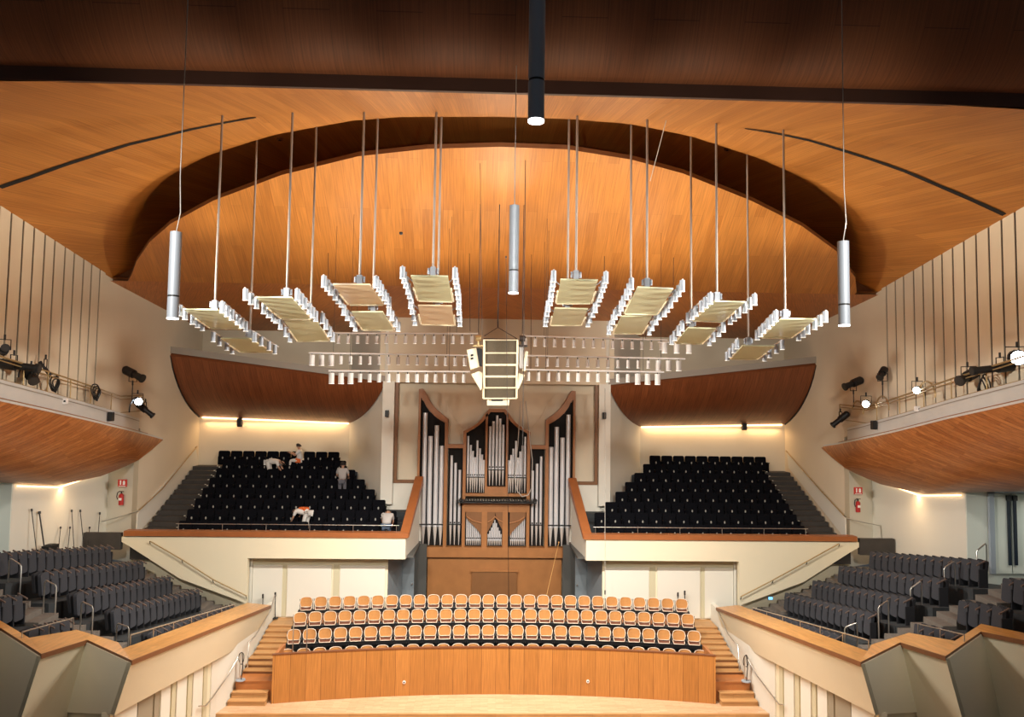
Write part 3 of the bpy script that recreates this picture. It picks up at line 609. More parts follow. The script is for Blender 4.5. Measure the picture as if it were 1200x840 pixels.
# thin stands at rear by the chorus
for s, side, ps in ((-1, 'left', ((308, 699, 722), (322.5, 697, 724))), (1, 'right', ((794.5, 697, 716), (802.5, 695, 722)))):
    for i, (x, y0, y1) in enumerate(ps):
        a, b_ = P(x, y0, Y=30.3), P(x, y1, Y=30.3); t = thing('microphone_stand', 'thin dark stand against the rear wall, %s of the pair at %s end' % (('left', 'right')[i], side), 'stand', (b_.x, 30.3, 1.6))
        MB().tube([(0, 0, 0), (a.x-b_.x, 0, a.z-1.6)], .018).build('pole', M['black'], t); MB().cyl((a.x-b_.x, 0, a.z-1.66), (a.x-b_.x, 0, a.z-1.5), .035).build('head', M['ring'], t); MB().cyl((0, 0, 0), (0, 0, .02), .12).build('base', M['black'], t)
# ================================================================== SIDE PARAPETS (saw-tooth)
for s, side in SIDES:
    T = [(8.6, 29.2, 2.34), (8.6, 17.91, 4.09), (10.35, 19.3, 4.12), (10.58, 17.76, 4.28), (12.45, 19.24, 4.42), (12.7, 17.6, 4.65), (14.5, 19.05, 4.85)]
    Bt = [(8.95, 29.2, 1.25), (8.98, 18.0, 2.87), (10.8, 19.42, 2.35), (11.45, 17.9, 1.3), (13.1, 19.3, 1.3), (13.6, 17.6, 1.3), (15.2, 19, 1.3)]
    T = [Vector((s*a, b, c)) for a, b, c in T]; Bt = [Vector((s*a, b, c)) for a, b, c in Bt]
    lowC = Bt[2]+(Bt[2]-T[2])*.55
    names = ['long', 'angled', 'middle', 'inner_angled', 'near', 'outer_angled']
    quads = [(T[0], T[1], Bt[1], Bt[0]), (T[1], T[2], Bt[2], Bt[1]), (T[2], T[3], Bt[3], lowC), (T[3], T[4], Bt[4], Bt[3]), (T[4], T[5], Bt[5], Bt[4]), (T[5], T[6], Bt[6], Bt[5])]
    m = MB()
    for q in quads:
        n = (q[1]-q[0]).cross(q[3]-q[0]).normalized()
        if n.x*s < 0 and False: n = -n
        off = Vector((s*.02, 0, 0)); m.add([p for p in q]+[p+Vector((s*.12, .05, 0)) for p in q], [(0, 1, 2, 3), (7, 6, 5, 4), (0, 4, 5, 1), (1, 5, 6, 2), (2, 6, 7, 3), (3, 7, 4, 0)])
    # underside
    m.add([Bt[0], Bt[1], Bt[1]+Vector((s*1.2, 1, 0)), Bt[0]+Vector((s*.6, 0, 0))], [(0, 1, 2, 3)])
    struct('wall_%s_parapet' % side, m, M['cream'])
    # caps
    w = .74
    inn = [P(290, 706, Z=2.40), P(138, 761, Z=3.97), P(90, 740, Z=4.13), P(34, 751, Z=4.26), P(-1, 728, Z=4.44)]; inn = [Vector((s*abs(v.x), v.y, v.z)) for v in inn]+[Vector((s*13.15, 18.1, 4.62)), Vector((s*14.6, 19.6, 4.85))]
    cap = MB(); edge = MB()
    for i in range(6):
        a, b_ = T[i].copy(), T[i+1].copy(); c, d = inn[i+1].copy(), inn[i].copy()
        if i == 0: c = inn[1]; d = inn[0]
        c.z = b_.z; d.z = a.z
        if i == 0: c.z = lerp(2.34, 4.09, (29.2-c.y)/11.29)
        up = Vector((0, 0, .06))
        cap.add([a, b_, c, d, a+up, b_+up, c+up, d+up], [(0, 1, 2, 3), (7, 6, 5, 4), (3, 2, 6, 7), (1, 5, 6, 2), (0, 3, 7, 4)])
        out = Vector((-s*.02, -.02, 0)); edge.add([a+out-Vector((0, 0, .05)), b_+out-Vector((0, 0, .05)), b_+out+up, a+out+up, a-Vector((0, 0, .05)), b_-Vector((0, 0, .05)), b_+up, a+up], [(0, 1, 2, 3), (4, 7, 6, 5), (3, 2, 6, 7), (0, 4, 5, 1), (0, 3, 7, 4), (1, 5, 6, 2)])
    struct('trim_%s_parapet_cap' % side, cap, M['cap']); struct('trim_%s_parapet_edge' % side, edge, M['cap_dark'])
    # tiers of the side block
    XR = [10.05, 11.35, 12.45, 13.5, 14.75]; ZT = [2.41, 2.99, 3.47, 4.04, 4.60]; SL = .158
    fl = MB()
    for k in range(5):
        xa = 9.36 if k == 0 else XR[k]-.50; xb = (XR[k+1]-.50) if k < 4 else 16.2
        z0 = ZT[k]-.86
        def zz(y): return z0+SL*(29.2-y)
        p = [(s*xa, 22.25, zz(22.25)-1.2), (s*xb, 22.25, zz(22.25)-1.2), (s*xb, 29.2, zz(29.2)-.9), (s*xa, 29.2, zz(29.2)-.9), (s*xa, 22.25, zz(22.25)), (s*xb, 22.25, zz(22.25)), (s*xb, 29.2, z0), (s*xa, 29.2, z0)]
        if s < 0: p = [p[1], p[0], p[3], p[2], p[5], p[4], p[7], p[6]]
        fl.hexa(p)
    XG = [11.85, 13.15, 14.45, 15.75]; ZG = [4.16, 4.82, 5.45, 6.05]
    for k in range(4):
        xa = 11.0 if k == 0 else XG[k]-.55; xb = XG[k+1]-.55 if k < 3 else 18.2; z0 = ZG[k]-.86
        def zz(y): return z0+SL*(21.0-y)
        ya = (19.25, 19.5, 19.2, 16)[k]
        p = [(s*xa, ya, zz(ya)-1.2), (s*xb, ya, zz(ya)-1.2), (s*xb, 21.25, zz(21.25)-1.0), (s*xa, 21.25, zz(21.25)-1.0), (s*xa, ya, zz(ya)), (s*xb, ya, zz(ya)), (s*xb, 21.25, zz(21.25)), (s*xa, 21.25, zz(21.25))]
        if s < 0: p = [p[1], p[0], p[3], p[2], p[5], p[4], p[7], p[6]]
        fl.hexa(p)
    struct('floor_%s_side_block' % side, fl, M['floor_dark'])
    # aisle stairs (outward) and rear stairs along the slanted wall
    t = thing('aisle_stairs', 'grey stone aisle steps climbing outward through the %s side seats' % side, 'stairs', (s*13, 21.75, 2.6))
    q = MB(); n = 18
    for i in range(n):
        xa = 9.5+i*.40; zt = 2.70+i*.165
        q.box(s*xa-s*13, (s*(xa+.42) if i < n-1 else s*18.2)-s*13, -.48, .48, zt-.5-2.6, zt-2.6)
    q.build('steps', M['carpet'], t)
    t = thing('rear_stairs', 'grey stone steps under the slanted wall behind the %s side seats' % side, 'stairs', (s*12, 29.5, 1.4))
    q = MB(); n = 16
    for i in range(n):
        xa = 9.5+i*.335; zt = 1.50+i*.148
        q.box(s*xa-s*12, (s*(xa+.35) if i < n-1 else s*16.2)-s*12, -.28, .95 if i < n-1 else 1.05, zt-.5-1.4, zt-1.4)
    q.build('steps', M['carpet'], t)
    # rear-stair handrail on the slanted wall
    hp = [(176, 634), (214, 656), (250, 679), (289, 698)] if s < 0 else [(983, 637), (945, 658), (905, 680), (868, 699)]
    oo = Vector((s*12, 29.9, 4)); t = thing('stair_handrail', 'thin handrail with brackets running down the slanted white wall on the %s' % side, 'handrail', oo)
    pts = [P(x, y, Y=29.88)-oo for x, y in hp]; MB().tube(pts, .022).build('rail', M['gold'], t)
    for p in pts: MB().tube([p+Vector((s*.02, 0, 0)), p+Vector((s*.02, .02, -.1)), p+Vector((s*.02, .1, -.12))], .014).build('bracket', M['black'], t)
    # upper handrail on the side wall beside terrace stairs
    hp = [(231, 523, WX-.1), (190, 573, WX-.1), (163, 598, WX-.1)] if s < 0 else [(921, 528, WX-.1), (962, 575, WX-.1), (989, 604, WX-.1)]
    oo = Vector((s*14.4, 34, 7)); t = thing('stair_handrail', 'dark handrail climbing the side wall beside the %s terrace stairs' % side, 'handrail', oo)
    pts = [P(a, b_, X=s*c)-oo for a, b_, c in hp]
    MB().tube(pts, .024).build('rail', M['gold'], t)
    for p in pts: MB().cyl(p, p+Vector((s*.09, 0, -.06)), .014).build('bracket', M['black'], t)
    q = MB(); lo = [P(a, b_, X=s*(WX-.05)) for a, b_ in ([(233, 543), (160, 627)] if s < 0 else [(924, 548), (991, 632)])]; up_ = [p+oo+Vector((s*.05, 0, .0)) for p in (pts[0], pts[2])]
    q.prism([lo[0], lo[1], up_[1]+Vector((0, 0, -.12)), up_[0]+Vector((0, 0, -.12))], (s*.04, 0, 0)); struct('trim_%s_stair_dado' % side, q, M['white'])
    hp = [(163, 598), (142, 605), (119, 611)] if s < 0 else [(991, 607), (1012, 612), (1032, 616), (1034, 636)]
    a = [P(x, y, Y=30.9+.05*i) for i, (x, y) in enumerate(hp)]; oo = Vector((s*15, 30.9, 5)); t = thing('landing_handrail', 'short bent handrail at the landing below the fire extinguisher on the %s' % side, 'handrail', oo)
    MB().tube([p-oo for p in a], .022).build('rail', M['steel'], t)
    # front rail above the parapet
    oo = Vector((s*9.6, 25, 2.6)); t = thing('guard_rail', 'slender steel rail along the front row of the %s side block' % side, 'railing', oo)
    hp = [(275, 708), (153, 744)] if s < 0 else [(882, 712), (1018, 750)]
    a, b_ = P(*hp[0], X=s*9.6), P(*hp[1], X=s*9.6); MB().tube([a-oo, b_-oo], .02).build('top_rail', M['steel'], t)
    for i in range(7):
        p = a.lerp(b_, i/6)-oo; MB().cyl((p.x, p.y, p.z), (p.x, p.y, p.z-.42), .014, n=6).build('post', M['steel'], t)
    oo = Vector((s*11.4, 20.5, 4.1)); t = thing('guard_rail', 'short steel rail before the near block of %s side seats' % side, 'railing', oo)
    hp = [(86, 724), (26, 740.5)] if s < 0 else [(1076, 731), (1130, 743.5)]
    a, b_ = P(*hp[0], X=s*11.5), P(*hp[1], X=s*11.6); MB().tube([a-oo, b_-oo], .02).build('top_rail', M['steel'], t)
    for i in range(3): p = a.lerp(b_, i/2)-oo; MB().cyl((p.x, p.y, p.z), (p.x, p.y, p.z-.4), .014, n=6).build('post', M['steel'], t)
    # aisle hoops
    HP = [((137, 730.5), (151, 735), 10.5), ((95.5, 705), (109, 711), 11.75), ((52.5, 680), (66, 686), 13.1), ((11, 654.5), (25, 662), 14.4)] if s < 0 else [((1004.5, 730), (990, 735), 10.5), ((1041, 704), (1029.5, 711), 11.75), ((1080, 681.5), (1067, 689), 13.1), ((1119, 658), (1106.5, 665), 14.4), ((1156, 637), (1144.5, 645), 15.75)]
    for i, (a, b_, X) in enumerate(HP):
        A = P(*a, X=s*X); B = P(*b_, X=s*(X-.35)); oo = Vector((s*X, A.y, A.z-1.15))
        t = thing('aisle_handrail', 'steel hoop handrail, %s up the aisle of the %s side seats' % (ORD[i], side), 'handrail', oo, 0, 'hoop handrails on the %s side aisle' % side)
        A = A-oo; B = B-oo
        MB().tube([(A.x, A.y, 0), (A.x, A.y, A.z-.05), (lerp(A.x, B.x, .12), lerp(A.y, B.y, .12), A.z)], .022).build('post', M['steel'], t)
        MB().tube([(B.x, B.y, -.15), (B.x, B.y, B.z-.05), (lerp(A.x, B.x, .9), lerp(A.y, B.y, .9), B.z+.015)], .022).build('post', M['steel'], t)
        MB().tube([(lerp(A.x, B.x, .12), lerp(A.y, B.y, .12), A.z), (lerp(A.x, B.x, .9), lerp(A.y, B.y, .9), B.z+.015)], .022).build('top_bar', M['steel'], t)
# side seats (face the stage centre)
b = MB(); b.bevbox((0, .15, .55), (.44, .08, .58), .05, Matrix.Rotation(-.14, 4, 'X')); sb_m = b.mesh('backrest', M['seat_back'])
b = MB(); b.bevbox((0, -.03, .51), (.41, .10, .64), .07, Matrix.Rotation(-.10, 4, 'X')); sp_m = b.mesh('seat_pan', M['seat_grey'])
b = MB(); b.box(.215, .255, -.12, .16, .03, .60); sa_m = b.mesh('side_frame', M['seat_back'])
b = MB(); p = [(.21, -.17, .70), (.26, -.17, .70), (.26, .10, .84), (.21, .10, .84)]; b.hexa(p+[(x, y, z+.035) for x, y, z in p]); st_m = b.mesh('armrest', M['arm'])
def side_seats(s, side, X, Z0, ys, yref, rowname, grp, blockname):
    for i, y in enumerate(ys):
        z = Z0+.158*(yref-y)
        t = thing('auditorium_chair', 'charcoal folding chair, %s from the %s, %s row, %s %s' % (ORD[i], 'rear stairs' if blockname == 'side block' else 'aisle', rowname, side, blockname), 'chair', (s*X, y, z-.86), s*-PI/2, grp)
        put('seat_pan', sp_m, t, label='charcoal folded seat cushion'); put('backrest', sb_m, t); put('side_frame', sa_m, t); put('armrest', st_m, t, label='wooden armrest top')
for s, side in SIDES:
    for k in range(5):
        n = 15 if k == 0 else 14; ys = [28.95-i*.475 for i in range(n)]
        side_seats(s, side, XR[k], ZT[k], ys, 29.2, ORD[k], 'charcoal seats in the %s side block' % side, 'side block')
    for k in range(4 if s > 0 else 3):
        ys = [20.95-i*.475 for i in range((4, 4, 4, 6)[k])]
        side_seats(s, side, XG[k], ZG[k], ys, 21.0, ORD[k], 'charcoal seats in the %s near block' % side, 'near block')
# ================================================================== SIDE GALLERIES
def spot_fixture(name, label, p, d, L=.55, r=.13, lit=False, group=None, glow='lens_hot', up=Vector((0, 0, 1)), yoke=1):
    t = thing(name, label, 'stage light', p, 0, group)
    d = Vector(d).normalized(); sd = d.cross(up).normalized(); u = sd.cross(d)
    q = MB(); q.cyl(-d*L*.45, d*L*.05, r, r, 12); q.cyl(-d*L*.52, -d*L*.44, r*.7, r, 12); q.cbox((0, 0, 0), (r*.6, r*.6, r*1.9)); q.build('housing', M['black'], t)
    q = MB(); q.cyl(d*L*.03, d*L*.5, r*.72, r*.78, 12); q.cyl(d*L*.46, d*L*.54, r*.98, r*.98, 12); q.build('barrel', M['black'], t)
    q = MB(); q.cyl(d*L*.53, d*L*.55, r*.86, r*.86, 12); q.build('lens', M[glow] if lit else M['ring'], t)
    if yoke:
        q = MB(); q.tube([sd*r*1.25, sd*r*1.25+Vector((0, 0, yoke*.30)), -sd*r*1.25+Vector((0, 0, yoke*.30)), -sd*r*1.25], .016); q.cyl((0, 0, yoke*.28), (0, 0, yoke*.44), .03); q.build('yoke', M['black'], t)
    return t
GL = {}
for s, side in SIDES:
    if s < 0: fp = [((191, 515), 14.58), ((176, 511), 14.5), ((155, 505.5), 14.35), ((110, 494.5), 14.1), ((60, 483), 13.9), ((0, 470), 13.7), ((-60, 456), 13.55), ((-180, 429), 13.3)]
    else: fp = [((965, 523), 14.58), ((980, 521), 14.5), ((1000, 517), 14.35), ((1050, 506), 14.1), ((1110, 491), 13.9), ((1200, 471), 13.7), ((1265, 456), 13.55), ((1385, 429), 13.3)]
    Fp = [P(x, y, X=s*X) for (x, y), X in fp]
    B = [(14.63, 33.05, 8.36), (14.95, 32.7, 7.85), (15.45, 32.0, 7.42), (15.9, 30.2, 7.14), (16.15, 28.1, 6.98), (16.15, 25.5, 7.34), (16.15, 21, 8.0), (16.15, 15, 8.9)]
    B = [P(x, y, X=-X) for x, y, X in ((191, 515.5, 14.58), (178, 527, 14.56), (162.5, 539, 14.57), (148, 546, 15.0), (118, 558, 15.7), (66, 569, 16.15), (16, 566, 16.15), (-140, 560, 16.15))]; B = [Vector((s*abs(v.x), v.y, v.z)) for v in B]
    g = thing('side_gallery', 'technical gallery with curved wooden underside and pale ledge on the %s wall' % side, 'gallery', (s*15, 25, 8))
    go = Vector((s*15, 25, 8))
    def gbuild(mb, nm, mt): mb.v = [tuple(Vector(v)-go) for v in mb.v]; return mb.build(nm, mt, g)
    rows = []; uv = []; nr = 10
    fine = []
    for i in range(len(Fp)-1):
        for k in range(4): fine.append((Fp[i].lerp(Fp[i+1], k/4), B[i].lerp(B[i+1], k/4)))
    fine.append((Fp[-1], B[-1]))
    for j in range(nr+1):
        t_ = j/nr; rr = []; uu = []
        for a, b_ in fine:
            w = (a-b_).length; c = (a+b_)/2+Vector((-s*.10*w*.5, 0, -.26*w*.5))
            p = a*(1-t_)**2+c*2*t_*(1-t_)+b_*t_**2; rr.append(p); uu.append((-p.y*.9+t_*w*1.1+60, t_*w*.6+p.y*.62+60))
        rows.append(rr); uv.append(uu)
    m = MB(); m.grid(rows, uv, flip=(s < 0)); ofs = Vector((s*.1, 0, .12)); m.grid([[p+ofs for p in r] for r in rows], flip=(s > 0)); gbuild(m, 'underside', M['belly'])
    m = MB(); m.grid([rows[0], [p+Vector((0, 0, .07)) for p in rows[0]]], smooth=False, flip=(s > 0)); m.grid([[p+Vector((s*.1, 0, .07)) for p in rows[0]], [p+Vector((0, 0, .07)) for p in rows[0]]], smooth=False); gbuild(m, 'edge_strip', M['grey_fascia'])
    # fascia box
    fa = []
    for a, b_ in fine[6:]: fa.append(a)
    m = MB(); r0 = [p+Vector((s*.12, 0, .10)) for p in fa]; r1 = [p+Vector((s*.12, 0, .62)) for p in fa]; r2 = [p+Vector((s*.5, 0, .62)) for p in fa]; r3 = [p+Vector((s*.5, 0, .10)) for p in fa]
    m.grid([r0, r1, r2, r3, r0], smooth=False, flip=(s > 0)); m.add([r0[0], r1[0], r2[0], r3[0]], [(0, 1, 2, 3)]); gbuild(m, 'fascia', M['grey_fascia'])
    m = MB(); m.grid([[p+Vector((s*.10, -.01, .50)) for p in fa], [p+Vector((s*.10, -.01, .53)) for p in fa]]); gbuild(m, 'fascia_groove', M['grey_ledge'])
    m = MB(); ff = [a for a, b_ in fine[2:]]; m.grid([[p+Vector((s*.06, 0, .09)) for p in ff], [Vector((s*(WX+.05), p.y, p.z+.09)) for p in ff]]); m.grid([[p+Vector((s*.06, 0, .06)) for p in ff], [Vector((s*(WX+.05), p.y, p.z+.06)) for p in ff]]); gbuild(m, 'deck', M['grey_ledge'])
    # rails
    GL[s] = fa
    rp = [P(168 if s < 0 else 984, 463 if s < 0 else 474, X=s*14.35)]+[p+Vector((s*.15, 0, 1.25)) for p in fa[3:]]
    rl = thing('gallery_rail', 'brass-toned double pipe rail on top of the %s side gallery' % side, 'railing', go)
    MB().tube([p-go for p in rp], .028).build('top_rail', M['gold'], rl); MB().tube([p-go+Vector((0, 0, -.11)) for p in rp], .02).build('second_rail', M['gold'], rl)
    MB().tube([p-go+Vector((0, 0, -.62)) for p in rp], .018).build('lower_rail', M['gold'], rl)
    q0 = rp[0]-go
    for k in range(0, len(rp), 2):
        p = rp[k]-go; MB().cyl(p+Vector((0, 0, .02)), p+Vector((0, 0, -.64)), .02, n=6).build('post', M['gold'], rl)
    # warm strip under gallery
    cs = [Vector((s*16.12, y, z)) for y, z in ((25.6, 7.24), (28.1, 6.92), (31.3, 7.2))]
    q = MB(); q.tube(cs, .025, 5); tag(q.build('cove_light', M['cove']), 'warm light strip where %s gallery underside meets lower wall' % side, 'light')
def gp(x, y, s, off=.45): # point above gallery deck seen at pixel
    X = interp([0, 155, 191], [13.7, 14.35, 14.55], x if s < 0 else interp([965, 1000, 1200], [191, 155, 0], x))
    return P(x, y, X=s*min(X+off, 14.2))
FX = [
 (-1, 156, 438, (.8, -.2, -.35), .9, .17, 0, 'black spotlight raised on a stalk above the end of left gallery rail', -1),
 (-1, 170, 480, (.75, .15, -.62), .75, .13, 0, 'black profile spotlight pointing down beyond the lit lamp on left gallery', 1),
 (-1, 161, 470, (.6, -.75, -.1), .34, .16, 1, 'lit white spotlight at the far end of the left gallery', 1),
 (-1, 16, 428, (.95, .1, -.12), 1.3, .15, 0, 'long black profile spotlight nearest the frame edge on left gallery', 1),
 (-1, 36, 440, (.6, -.5, -.5), .6, .16, 0, 'bulky black spotlight right of the long one on left gallery', 1),
 (-1, 53, 432, (-.5, .0, .6), .5, .06, 0, 'slim tilted black lamp between cable coils on left gallery', 1),
 (-1, 5, 410, (.5, -.6, .2), .4, .12, 0, 'small black lamp high on the rail at the left frame edge', 1),
 (1, 1000, 449, (-.85, -.1, -.35), .8, .16, 0, 'black spotlight raised on a stalk, first at far end of right gallery', -1),
 (1, 1034, 437, (-.5, -.4, -.5), .55, .14, 0, 'smaller raised black spotlight, second from far end of right gallery', -1),
 (1, 985, 491, (-.75, .1, -.62), .8, .14, 0, 'black profile spotlight pointing down at far end of right gallery', 1),
 (1, 1015, 473, (-.5, -.8, -.1), .3, .15, 1, 'lit spotlight behind hoop rail near far end of right gallery', 1),
 (1, 1075, 457, (-.6, -.75, -.1), .3, .13, 1, 'slim lit spotlight in the middle of right gallery', 1),
 (1, 1134, 441, (-.8, -.3, -.35), .75, .17, 0, 'bulky black spotlight left of the long one on right gallery', 1),
 (1, 1172, 431, (-.97, .05, -.12), 1.5, .14, 0, 'long black profile spotlight beside the brightest lamp on right gallery', 1),
 (1, 1192, 419, (-.4, -.9, -.1), .3, .22, 1, 'brightest lit spotlight at the right frame edge', 1),
]
HOT = []
for s, x, y, d, L, r, lit, lab, yk in FX:
    p = gp(x, y, s); spot_fixture('spotlight', lab, p, d, L, r, bool(lit), None, yoke=yk)
    if yk < 0:
        q = MB(); q.cyl((0, 0, -.25), (0, 0, -.95), .02); o_ = q.build('stalk', M['black']); o_.parent = [o for o in C.objects if o.get('label') == lab][0]
    if lit: HOT.append((p+Vector(d).normalized()*L*.7, Vector(d)))
for s, x, y, lab in ((-1, 62, 448, 'coiled black cable hanging on left gallery beside the slim lamp'), (-1, 111, 459, 'coiled cable hanging mid-way along left gallery'), (1, 1154, 449, 'coiled cable below the long spotlight on right gallery')):
    p = gp(x, y, s, .3); t = thing('cable_coil', lab, 'cable', p)
    for k in range(3):
        q = MB(); q.tube([(.05*k*-s+.04*math.sin(a*2), .22*math.cos(a)*(1-.15*k), .27*math.sin(a)*(1-.1*k)-.05*k) for a in [i*2*PI/16 for i in range(16)]], .022, 5, closed=True); q.build('loop', M['black'], t)
for s, x, y, R_, lab in ((-1, 30, 437, .3, 'curved hoop bracket holding lamps near the left frame edge'), (-1, 158, 478, .42, 'curved hoop guard around the lit lamp on left gallery'), (1, 1086, 460, .45, 'curved hoop guard right of the slim lit lamp'), (1, 1034, 475, .42, 'curved hoop guard second from far end of right gallery'), (1, 1005, 480, .42, 'curved hoop guard at far end of right gallery')):
    p = gp(x, y, s, .3); t = thing('hoop_guard', lab, 'bracket', p)
    for k in (0, .09):
        MB().tube([(0, R_*math.cos(a)*(1+k), R_*math.sin(a)*(1+k)-.1) for a in [PI*1.05-PI*.95*i/12 for i in range(13)]], .018, 5).build('hoop', M['gold'] if s > 0 else M['black'], t)
for s, x, y, lab in ((-1, 130, 488, 'left gallery fascia'), (1, 1024, 498, 'right gallery fascia')):
    p = gp(x, y, s, .02); t = thing('small_speaker', 'small black speaker box fixed on the '+lab, 'speaker', p); MB().bevbox((0, 0, 0), (.16, .2, .34), .03).build('cabinet', M['black'], t); MB().cbox((s*.1, .05, 0), (.15, .05, .06)).build('bracket', M['black'], t)
for s, x, y, lab in ((-1, 76, 470, 'left'), (1, 1075, 479, 'right')):
    p = gp(x, y, s, .02); t = thing('junction_box', 'small white junction box on the %s gallery fascia' % lab, 'box', p); MB().bevbox((0, 0, 0), (.16, .12, .18), .03).build('cover', M['sign_white'], t); MB().cbox((.03, -.07, 0), (.05, .03, .06)).build('switch', M['black'], t)
# ================================================================== SUSPENDED REFLECTORS WITH LAMPS
def can(mb_body, mb_face, p, h, r):
    mb_body.cyl((p.x, p.y, p.z), (p.x, p.y, p.z-h), r, r, 10); mb_face.cyl((p.x, p.y, p.z-h+.004), (p.x, p.y, p.z-h-.012), r*1.08, r*1.08, 10)
RP = [ # name, near quad px (TL TR BR BL), far quad, rod px x (near, far), side lamps counts
 ('outermost left', [(215.6, 363), (255, 363.5), (282.5, 385), (247.5, 384.5)], [(259, 397), (292.5, 397), (319, 412.5), (282.5, 412.5)], (252, 293), M['acrylic'], M['acrylic']),
 ('second from left', [(299.6, 349), (342, 349), (364, 373.7), (331, 373.7)], [(332.4, 375.6), (371, 375.6), (384.7, 399), (349.4, 400)], (336, 364), M['acrylic'], M['acrylic']),
 ('third from left', [(390.3, 333.6), (433.7, 334), (449, 357), (409.6, 357)], [(411.8, 366), (448.7, 366), (461, 386.6), (425.7, 386.5)], (421.5, 437), M['acrylic_warm'], M['acrylic']),
 ('fourth from left', [(481.4, 323.8), (524.9, 324.4), (530.2, 353.6), (491, 352.4)], [(489.8, 358.3), (529.6, 358.9), (532, 381), (494.5, 380)], (507.5, 513), M['acrylic'], M['acrylic_warm']),
 ('fourth from right', [(657, 328), (700.5, 329), (692, 355.5), (652.5, 355.5)], [(650, 361.5), (689, 362.5), (680.5, 381), (646, 381)], (675, 665), M['acrylic'], M['acrylic']),
 ('third from right', [(747, 337), (789, 339), (769, 368.5), (732, 367.5)], [(728, 371), (764, 371), (752, 391), (719.5, 390.5)], (758, 739), M['acrylic'], M['acrylic']),
 ('second from right', [(838, 353.5), (873, 354.5), (846, 377), (812, 375.5)], [(806, 384.5), (839, 385.5), (822, 403), (792, 402)], (840, 810), M['acrylic'], M['acrylic']),
 ('outermost right', [(915, 374), (956, 374.5), (926, 396), (893, 395.5)], [(870, 405.5), (908, 406), (886, 421), (857, 420.5)], (920, 877), M['acrylic'], M['acrylic']),
]
PANELS = []
PY = {'outermost': (17.7, 20.1), 'second': (17.3, 19.2), 'third': (17.1, 18.7), 'fourth': (16.9, 18.35)}
for nm, near, far, rods, m1, m2 in RP:
    pY, pF = PY[nm.split()[0]]
    for w, (quad, y0, y1, mt, nl) in enumerate(((near, pY, min(pY*1.118, pF-.1), m1, 6), (far, pF, pF*1.095, m2, 4))):
        q = [P(*quad[0], Y=y0), P(*quad[1], Y=y0), P(*quad[2], Y=y1), P(*quad[3], Y=y1)]
        ctr = (q[0]+q[1]+q[2]+q[3])/4; org = Vector((ctr.x, ctr.y, ctr.z+.1))
        t = thing('acoustic_reflector', 'suspended frosted reflector panel with lamps along both sides, %s, %s panel of pair' % (nm, ('front', 'rear')[w]), 'reflector', org)
        Q = [p-org for p in q]; up = Vector((0, 0, .035))
        MB().add(Q+[p+up for p in Q], [(3, 2, 1, 0), (4, 5, 6, 7), (0, 1, 5, 4), (1, 2, 6, 5), (2, 3, 7, 6), (3, 0, 4, 7)]).build('panel', mt, t)
        # frame rails & lamps
        for e, (a, b_) in enumerate(((Q[0], Q[3]), (Q[1], Q[2]))):
            sx = -1 if e == 0 else 1; off = Vector((sx*.17, 0, .16)); a2 = a+off+(a-b_)*.12; b2 = b_+off
            MB().tube([a2, b2], .022, 5).build('lamp_rail', M['lampwhite'], t)
            MB().tube([a.lerp(b_, .45)+Vector((sx*.03, 0, .0)), a.lerp(b_, .98)+Vector((sx*.03, 0, 0))], .025, 5).build('edge_rail', M['spk_cream'], t)
            for k in range(2): MB().tube([a.lerp(b_, .25+.5*k)+up, a2.lerp(b2, .3+.5*k)], .014, 5).build('bracket', M['alu'], t)
            for k in range(nl):
                f = (k+.3)/nl+(.04 if k*2 >= nl else -.02); p = a2.lerp(b2, f); q1 = MB(); q2 = MB(); can(q1, q2, p, .26, .062)
                lo = q1.build('lamp', M['alu'], t); q2.build('lamp_lens', M['lens_soft'], lo)
        MB().tube([Q[3]+Vector((0, 0, -.01)), Q[2]+Vector((0, 0, -.01))], .02, 5).build('rear_rail', M['spk_cream'], t)
        # hanger: clamp and rod up to the ceiling
        rx = P(rods[w], quad[0][1]-4, Y=y0+.15)-org; rx.z = max(p.z for p in Q)+.02
        q = MB(); q.cbox((rx.x, rx.y, rx.z+.12), (.12, .12, .22)); q.cyl((rx.x-.1, rx.y, rx.z+.2), (rx.x-.1, rx.y, rx.z+.06), .03); q.cyl((rx.x+.1, rx.y, rx.z+.2), (rx.x+.1, rx.y, rx.z+.06), .03); q.build('hanger_clamp', M['alu'], t)
        wx, wy = rx.x+org.x, rx.y+org.y; top = ceilA(wx, wy)
        if w == 1 and wy > arcY(wx): top = ceilB(wy)
        MB().cyl((rx.x, rx.y, rx.z+.2), (rx.x, rx.y, top-org.z+.02), .028, n=8).build('hanger_rod', M['rod'], t)
        PANELS.append((org+Vector((0, 0, .15)), org+Vector((0, 0, -.25)), w))
